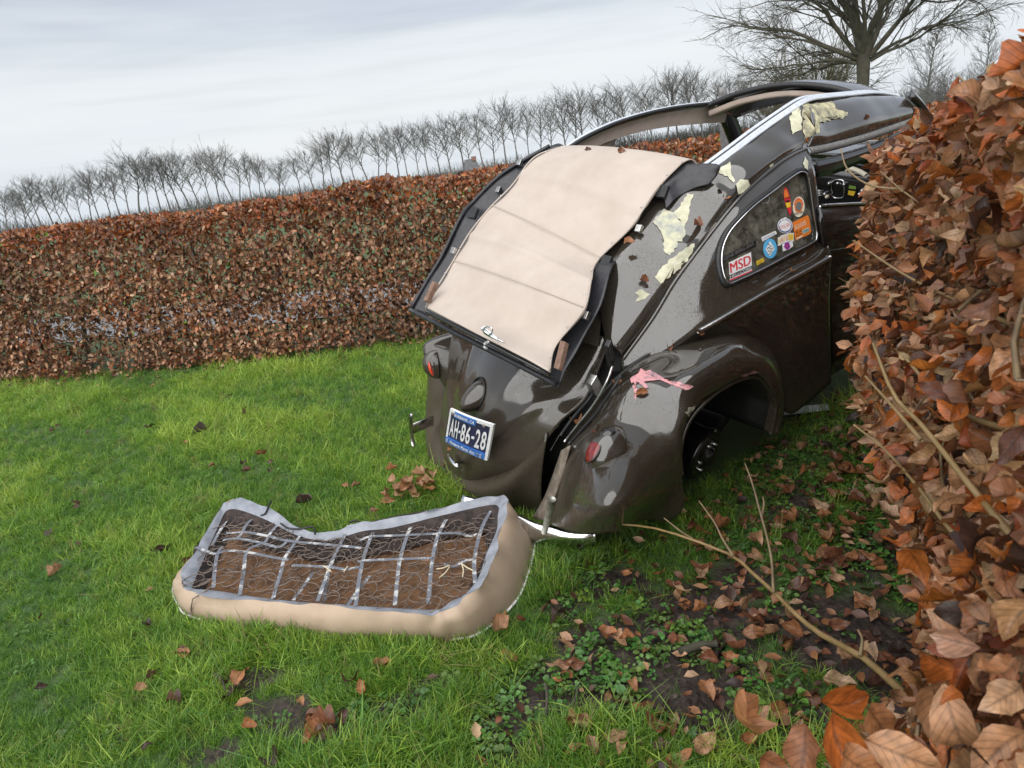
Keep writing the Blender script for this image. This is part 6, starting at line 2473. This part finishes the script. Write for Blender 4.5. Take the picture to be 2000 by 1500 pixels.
# the back edge of the base is out of sight: its ground trace is set from the top edge
bot, tp, inn = [], [], []
for i, (b_, t_, n_, h) in enumerate(RIM):
    T_ = gnd(t_[0], t_[1], h)
    I_ = gnd(n_[0], n_[1], h * .93)
    if 15 <= i <= 27:
        I_ = T_ + (I_ - T_) * .62
    B_ = gnd(b_[0], b_[1], 0.0)
    if 14 <= i <= 27:
        B_ = T_ * np.array([1, 1, 0]) + np.array([0, .035, 0]) * (1 if i < 26 else 0) + np.array([.04 if i < 17 else 0, 0, 0])
    bot.append(B_ - so)
    tp.append(T_ - so)
    inn.append(I_ - so)
NS = 260
bot, tp, inn = [crclosed(np.array(q), NS) for q in (bot, tp, inn)]
arc = np.linspace(0, 1, NS, endpoint=False)
wr = .0020 * np.sin(arc * 2 * np.pi * 23 + 2 * np.sin(arc * 50)) + .0018 * np.sin(arc * 2 * np.pi * 41 + 3 * np.sin(arc * 31))
outd = bot - inn
outd[:, 2] = 0
outd /= np.linalg.norm(outd, axis=1, keepdims=True)
up3 = np.array([0, 0, 1.0])
rings = [bot - up3 * .02, bot + up3 * .012,
         bot * .62 + tp * .38 + outd * (.012 + wr[:, None] * .8), bot * .28 + tp * .72 + outd * (.010 + wr[:, None] * 1.2),
         tp + outd * (wr[:, None]) - up3 * .006, tp * .8 + inn * .2 + up3 * (.007 + wr[:, None] * .8)]
rings2 = [tp * .8 + inn * .2 + up3 * (.0085 + wr[:, None] * .8), tp * .5 + inn * .5 + up3 * (.006 + wr[:, None] * 1.6), inn * .9 + tp * .1 + up3 * (.0 - np.abs(wr[:, None])), inn - outd * .008 - up3 * .010]
# grey backing bites over the lip unevenly
jag = np.clip(.30 + .25 * np.sin(arc * 2 * np.pi * 7 + 1) + .18 * np.sin(arc * 2 * np.pi * 19), .02, .7)[:, None]
rings[-1] = tp * (1 - .8 * jag) + inn * .8 * jag + up3 * (.007 + wr[:, None] * .8)
rings2[0] = rings[-1] + up3 * .0004


def loopmesh(name, rings, mat, parent):
    V = np.stack(rings, 0)
    k, n = V.shape[:2]
    return mk(name, V.reshape(-1, 3), grid_faces(k, n, wrap=True), mat, parent)


loopmesh('seat_cover', rings, SEATV, SEAT)
loopmesh('backing_cloth', rings2, SEATG, SEAT)
pp = bot + up3 * .008 + outd * .006
tube('piping', pp[72:142], .0045, STK['white'], SEAT, 6)
tube('piping', np.concatenate([pp[-8:], pp[:22]]), .0040, STK['white'], SEAT, 6)
tube('cord', [q - so for q in (gnd(374, 1206, .02), gnd(373, 1190, .05), gnd(376, 1170, .10), gnd(405, 1152, .10))], .003, WIRE, SEAT, 5)
loopmesh('burlap', [inn * .97 + tp * .03 - up3 * .006, inn - outd * .020 - up3 * .022, inn - outd * .050 - up3 * .05, inn - outd * .075 - up3 * .075], COIRD, SEAT)
# the coir pad below the springs, darker burlap along the back
cenx = inn.mean(0)
base = []
for k in range(9):
    f = k / 8
    R_ = inn * (1 - f) + cenx * f
    R_ = R_.copy()
    R_[:, 2] = np.minimum(inn[:, 2] * (1 - f) + .06 * f - .052, .075) + .004 * vnoise(R_, 40, 4)
    base.append(R_)
loopmesh('coir_pad', base, COIR, SEAT)


def seat_h(x, y):
    """height of the spring frame: slopes up to the right and the back"""
    return np.interp(x, [-1.4, -.9, -.4, -.05], [.082, .098, .118, .150]) + .012 * np.clip((y - 2.0) / .5, 0, 1)


def sp(u, v, dz=0.0):
    q = gnd(u, v, .11)
    for _ in range(3):
        q = gnd(u, v, float(seat_h(q[0], q[1])) + dz)
    return q - so


# back slope of black burlap under the springs
BB = [[sp(*S5(x, y), d) for x, y, d in r_] for r_ in ([(150, 330, -.02), (330, 110, -.005), (560, 200, -.01), (760, 262, -.02), (930, 215, -.015), (1200, 150, -.02), (1490, 105, -.02), (1700, 90, -.015)], [(150, 420, -.05), (300, 300, -.05), (560, 330, -.05), (760, 370, -.052), (930, 370, -.05), (1200, 330, -.05), (1490, 260, -.05), (1690, 230, -.04)])]
patchw = grid_pts(np.array(BB), 8, 40)
mk('burlap', patchw.reshape(-1, 3), grid_faces(8, 40), COIRD, SEAT)
# spring rings: one wire ring mesh, copied
ring_t = np.linspace(0, 2 * np.pi * 1.12, 22)
rv, rf = tube_arr(np.c_[np.cos(ring_t) * (1 - .10 * ring_t / 7), np.sin(ring_t), ring_t * .10], .052, 4)
RING = mkbig('spring_coil', rv, [rf], WIRE)
rme = RING.data
bpy.data.objects.remove(RING)
innw = inn[:, :2] + so[:2]
cnt = 0
for row in range(9):
    for k in range(34):
        x = -1.36 + k * .0405 + (row % 2) * .02 + rng.normal() * .006
        y = 1.80 + row * .068 + (-.30 - x) * .36 * 1.0 + rng.normal() * .007
        if not inpoly(np.array([x]), np.array([y]), innw * .985 + np.array([-.7, 2.2]) * .015)[0]:
            continue
        o = bpy.data.objects.new('spring_coil', rme)
        COL.objects.link(o)
        o.parent = SEAT
        r_ = rng.uniform(.026, .040)
        o.location = (x - so[0], y - so[1], float(seat_h(x, y)) - .014 + rng.normal() * .006)
        o.scale = (r_, r_, r_)
        o.rotation_euler = (rng.normal() * .16, rng.normal() * .16, rng.uniform(0, 6.28))
        cnt += 1
        if cnt >= 285:
            break


def strap(pts, w=.0070, dz=.006, name='strap'):
    P = cr1(np.array([sp(*S5(*q), dz) for q in pts]), 26)
    T_ = np.gradient(P, axis=0)
    T_ /= np.linalg.norm(T_, axis=1, keepdims=True)
    s = np.cross(T_, up3)
    s /= np.linalg.norm(s, axis=1, keepdims=True)
    o = strip(name, P - s * w, P + s * w, STRAP, SEAT, .0015)
    o.data.polygons.foreach_set('use_smooth', np.zeros(len(o.data.polygons), bool))
    return o


for s_ in ([(335, 155), (300, 210), (270, 260), (250, 300)], [(480, 150), (430, 190), (400, 240), (375, 270)], [(595, 190), (550, 235), (520, 285), (430, 330), (410, 440), (390, 560)],
           [(700, 255), (660, 310), (620, 370), (605, 430), (580, 510), (562, 575)], [(950, 200), (920, 270), (880, 350), (840, 450), (790, 590)], [(1105, 190), (1070, 250), (1035, 340), (1010, 440), (985, 615)],
           [(1300, 170), (1260, 230), (1215, 370), (1200, 480), (1188, 610)], [(1490, 125), (1440, 190), (1400, 280), (1375, 420), (1360, 605)], [(1690, 110), (1640, 200), (1610, 300), (1595, 400), (1600, 495)],
           [(300, 310), (275, 350), (262, 430), (255, 520)]):
    strap(s_)
for s_ in ([(330, 152), (400, 148), (500, 148)], [(320, 240), (420, 235), (520, 252), (640, 280), (800, 295), (1015, 315)], [(305, 275), (380, 268), (500, 290), (590, 312), (630, 285), (650, 275)],
           [(1005, 280), (1060, 258), (1200, 252), (1420, 242), (1510, 240), (1570, 255), (1610, 245)], [(165, 312), (260, 345), (330, 330), (440, 340), (540, 360), (640, 378)],
           [(660, 405), (760, 410), (860, 415), (930, 425), (1005, 415)], [(995, 385), (1090, 378), (1240, 372), (1380, 368)], [(1440, 400), (1490, 410), (1540, 385), (1600, 370)]):
    strap(s_, .0066, .009)
for s_ in ([(770, 440), (720, 510), (665, 585)], [(1060, 460), (1000, 530), (945, 612)], [(845, 450), (830, 530), (825, 590)]):
    strap(s_, .007, -.012)
for s_ in ([(1400, 425), (1440, 418), (1470, 405), (1450, 440), (1415, 470)], [(1530, 395), (1540, 430), (1535, 465)], [(1535, 400), (1560, 418), (1590, 432)], [(820, 410), (838, 420), (860, 438)], [(925, 440), (935, 425), (945, 412)]):
    tube('string', cr1(np.array([sp(*S5(*q), .014) for q in s_]), 14), .0022, STRING, SEAT, 5)
for s_ in ([(500, 150), (520, 140), (535, 110), (552, 72)], [(600, 190), (640, 215), (700, 218), (765, 208), (778, 245)], [(950, 185), (990, 175), (1010, 200), (960, 215)]):
    tube('wire_tie', cr1(np.array([sp(*S5(*q), .02 + .03 * i / 3 * (s_[0][0] == 500)) for i, q in enumerate(s_)]), 16), .004, RUBBER, SEAT, 6)

# ================================================================== FALLEN LEAVES
LPAL = [np.array(c) for c in ((.30, .13, .055), (.36, .20, .11), (.18, .07, .035), (.09, .040, .026), (.42, .27, .16), (.05, .028, .022))]


def fallen(pos, nrm_, size, tint, label, group, flat=.25):
    nn = np.array(nrm_) + rng.normal(size=3) * flat
    a = rng.uniform(0, 6.28)
    dr = np.array([math.cos(a), math.sin(a), 0])
    Rm = rand_frames(dr[None], nn[None])[0]
    o = leaf_obj(np.array(pos), Rm, size, tint, None, 'fallen_leaf')
    tag(o, label, 'leaf', group)
    return o


def ground_leaf(u, v, size, k, label, group, lift=.03):
    p = gnd(u, v, .02)
    fallen((p[0], p[1], lift), (0, 0, 1), size, np.clip(LPAL[k] * rng.uniform(.8, 1.2), 0, .6), label, group, .45)


# single leaves that stand out on the open lawn
for (u, v, s, k, lb) in ((126, 1114, .075, 1, 'tan fallen leaf on the open grass left of the seat'), (154, 993, .060, 3, 'dark brown leaf on the grass left above the seat'), (90, 1043, .07, 5, 'blackish curled leaf on the lawn at the left edge'), (296, 1088, .085, 5, 'black crumpled leaf on the grass just left of the seat'), (305, 836, .075, 5, 'blackish leaf lying on the upper lawn'), (410, 844, .11, 5, 'large black leaf scrap on the upper lawn'), (522, 888, .075, 2, 'red brown leaf on the lawn above the seat'), (484, 812, .06, 3, 'dull brown leaf high on the lawn toward the hedge'), (668, 948, .055, 0, 'orange leaf left of the leaf heap by the car'), (705, 948, .05, 2, 'small brown leaf beside the leaf heap by the car'), (612, 985, .09, 5, 'black wet scrap on the grass behind the seat'), (965, 1252, .085, 1, 'broad tan leaf at the front right corner of the seat'), (965, 1222, .055, 0, 'small orange leaf tucked against the seat corner'), (355, 1278, .06, 0, 'orange leaf in the grass before the seat'), (1120, 1305, .08, 1, 'tan leaf upright on the bare soil'), (1145, 1308, .08, 2, 'red brown leaf beside the tan leaf on bare soil'), (1112, 1398, .08, 1, 'tan leaf lying on mud near the bottom edge'), (1312, 1155, .065, 4, 'pale cream leaf on the turf below the fender'), (1190, 1240, .07, 1, 'curled tan leaf on the churned soil'), (1170, 1245, .06, 0, 'narrow orange leaf on the churned soil'), (1450, 1288, .085, 2, 'ragged red brown leaf at the right rim of the mud'), (1445, 1195, .08, 1, 'brown leaf under the long branch'), (1110, 1195, .085, 5, 'dark wet leaf on soil right of the seat'), (460, 1345, .085, 0, 'orange leaf standing at the bare patch before the seat'), (485, 1330, .10, 5, 'dark leaf over the bare patch before the seat'), (520, 1475, .08, 5, 'dark rolled leaf at the bottom edge'), (655, 1430, .09, 2, 'rusty leaf among grass near the bottom edge'), (600, 1450, .08, 3, 'dull brown leaf near the bottom edge'), (590, 1415, .07, 2, 'curled brown leaf on the small bare patch'), (480, 1420, .05, 0, 'small orange leaf on the small bare patch'), (1440, 1090, .08, 2, 'red brown leaf beside the fork of the branch'), (1390, 1050, .09, 0, 'bright orange leaf below the car fender')):
    ground_leaf(u, v, s, k, lb, None, .035)
# a small heap behind the seat, by the car
for i in range(26):
    u, v = rng.normal(805, 24), rng.normal(968, 13)
    ground_leaf(u, v, rng.uniform(.055, .085), 1 if i % 3 else 0, '%s beech leaf in the small heap between seat and car' % ('pale tan' if i % 3 else 'orange brown'), 'leaves of the heap between seat and car', rng.uniform(.03, .085))
# litter under the near hedge, thinning towards the lawn
CNAME = ('orange brown', 'tan', 'red brown', 'dark brown', 'pale buff', 'blackish')


def zone(p):
    q = (p - np.array([0, 0, CAM_H])) @ CAMR.T
    u, v = 1000 + F * q[0] / q[2], 750 + F * q[1] / q[2]
    a = 'by the running board strip' if v < 900 else ('between fender and hedge' if v < 1020 else ('right of the branch fork' if v < 1160 else ('under the long branch' if v < 1330 else 'on bottom right soil')))
    return a + (', against the hedge foot' if u > 1640 else (', out toward the lawn' if u < 1400 else ', midway out from the hedge'))


cnt = 0
while cnt < 190:
    s = rng.uniform(.35, FL + .8)
    d = abs(rng.normal()) * .42 - .05
    xy = FA + s * FD + d * FN
    c = w2c(np.array([[xy[0], xy[1], 0]]))[0]
    if (abs(c[1]) < .8 and -.75 < c[0] < 3) or inpoly(np.array([xy[0]]), np.array([xy[1]]), SEAT_POLY)[0] or xy[1] < .8:
        continue
    p = np.array([xy[0], xy[1], rng.uniform(.012, .045)])
    fallen(p, (0, 0, 1), rng.uniform(.045, .085), np.clip(LPAL[(kc := int(rng.choice(6, p=(.28, .2, .24, .12, .08, .08))))] * rng.uniform(.75, 1.2), 0, .6), '%s fallen leaf %s' % (CNAME[kc], zone(p)), 'fallen leaves beside the near hedge', .4)
    cnt += 1
for i in range(42):
    u, v = rng.uniform(20, 900), rng.uniform(740, 1480)
    q = gnd(u, v)
    if inpoly(np.array([q[0]]), np.array([q[1]]), SEAT_POLY)[0]:
        continue
    kc = int(rng.choice(6, p=(.1, .1, .2, .35, .02, .23)))
    ground_leaf(u, v, rng.uniform(.03, .06), kc, 'small %s leaf half sunk in the grass %s' % (CNAME[kc], 'behind the seat toward the far hedge' if v < 980 else ('left of the seat' if u < 340 else ('in front of the seat' if v > 1240 else 'close round the seat'))), 'small leaves scattered in the lawn', .03)
# bits of litter past counting
n = 3600
s = rng.uniform(.2, FL + 1.2, n)
d = rng.normal(size=n) * .55 - .05
xy = FA + s[:, None] * FD + d[:, None] * FN
hs = rng.uniform(-6, 2.5, 900)
hy_ = np.interp(hs, HEDGE_LINE[:, 0], HEDGE_LINE[:, 1]) - .36 + rng.normal(size=900) * .22
xy = np.concatenate([xy, np.c_[hs, hy_]])
ok = free(xy[:, 0], xy[:, 1]) & (xy[:, 1] > .75)
xy = xy[ok]
n = len(xy)
pos = np.c_[xy, rng.uniform(.006, .03, n)]
Rm = rand_frames(np.c_[rng.normal(size=(n, 2)), rng.normal(size=n) * .2], np.c_[rng.normal(size=(n, 2)) * .4, np.ones(n)])
lt = np.array(LPAL)[rng.choice(6, n, p=(.22, .12, .26, .22, .05, .13))] * rng.uniform(.7, 1.2, (n, 1))
o = bake('leaf_litter', SM, pos, Rm, rng.uniform(.02, .055, n), lt, LEAF_STUFF)
o['kind'] = 'stuff'
# sticks
for k, (a, b) in enumerate((((1065, 1335), (1066, 1400)), ((1325, 1275), (1400, 1258)), ((1128, 1345), (1118, 1380)), ((420, 1315), (440, 1350)))):
    A_, B_ = gnd(*a, .02), gnd(*b, .025)
    o = tube('stick', cr1(np.array([A_, (A_ + B_) / 2 + np.array([.006, .004, .006]), B_]), 8), [.005, .014, .005, .004][k] * np.linspace(1, .7, 8), BARK, None, 6)
    tag(o, ['thin upright dead twig on the mud near the bottom', 'thick dark rotten stick on the churned soil', 'short broken twig on the mud', 'short twig beside the bare patch before the seat'][k], 'stick')
# leaves stuck to the car
for (u, v, s, k, lb) in ((1357, 648, .06, 2, 'brown leaf on the fender bead below the belt moulding'), (1310, 685, .05, 2, 'small brown leaf on top of the right fender'), (1266, 768, .045, 0, 'orange leaf on the dent of the right fender'), (1216, 748, .04, 0, 'orange leaf by the pink scrape on the fender'), (1140, 822, .05, 0, 'orange leaf on the seam above the tail light'), (1163, 845, .05, 3, 'purple brown leaf just above the tail light'), (1366, 440, .06, 2, 'brown leaf on the gutter behind the side window'), (1413, 388, .05, 0, 'orange leaf below the yellow filler lump'), (1252, 550, .05, 2, 'brown leaf on the scraped rear roof'), (1402, 375, .06, 3, 'long brown leaf at the canvas flap'), (870, 890, .035, 0, 'orange leaf left of the lid handle'), (868, 905, .035, 2, 'brown leaf below the plate on the left'), (900, 945, .055, 2, 'brown leaf at the lid bottom edge'), (886, 876, .03, 0, 'tiny orange leaf under the plate'), (1540, 532, .035, 0, 'small orange leaf on the belt moulding'), (1697, 232, .05, 2, 'brown leaf on the folded front roof'), (1087, 950, .03, 0, 'small leaf on the fender flange')):
    p, n_ = cast(u, v, .006)
    if p is None:
        continue
    fallen(c2w(p), CA @ n_, s, np.clip(LPAL[k] * 1.1, 0, .6), lb, None, .35)
for (u, v, s, k, lb) in ((1210, 300, .04, 2, 'small curled leaf at the top edge of the canvas'), (1160, 294, .035, 3, 'dark curled leaf at the top of the canvas'), (1222, 475, .05, 0, 'orange leaf on the black border of the canvas')):
    p = hk(u, v, .26 if v < 400 else -.08, .05)
    fallen(c2w(p + np.array([-.015, 0, .012])), CA @ np.array([-.5, 0, .8]), s, LPAL[k], lb, None, .4)
# drop the children's names of every tree etc. into view for the report
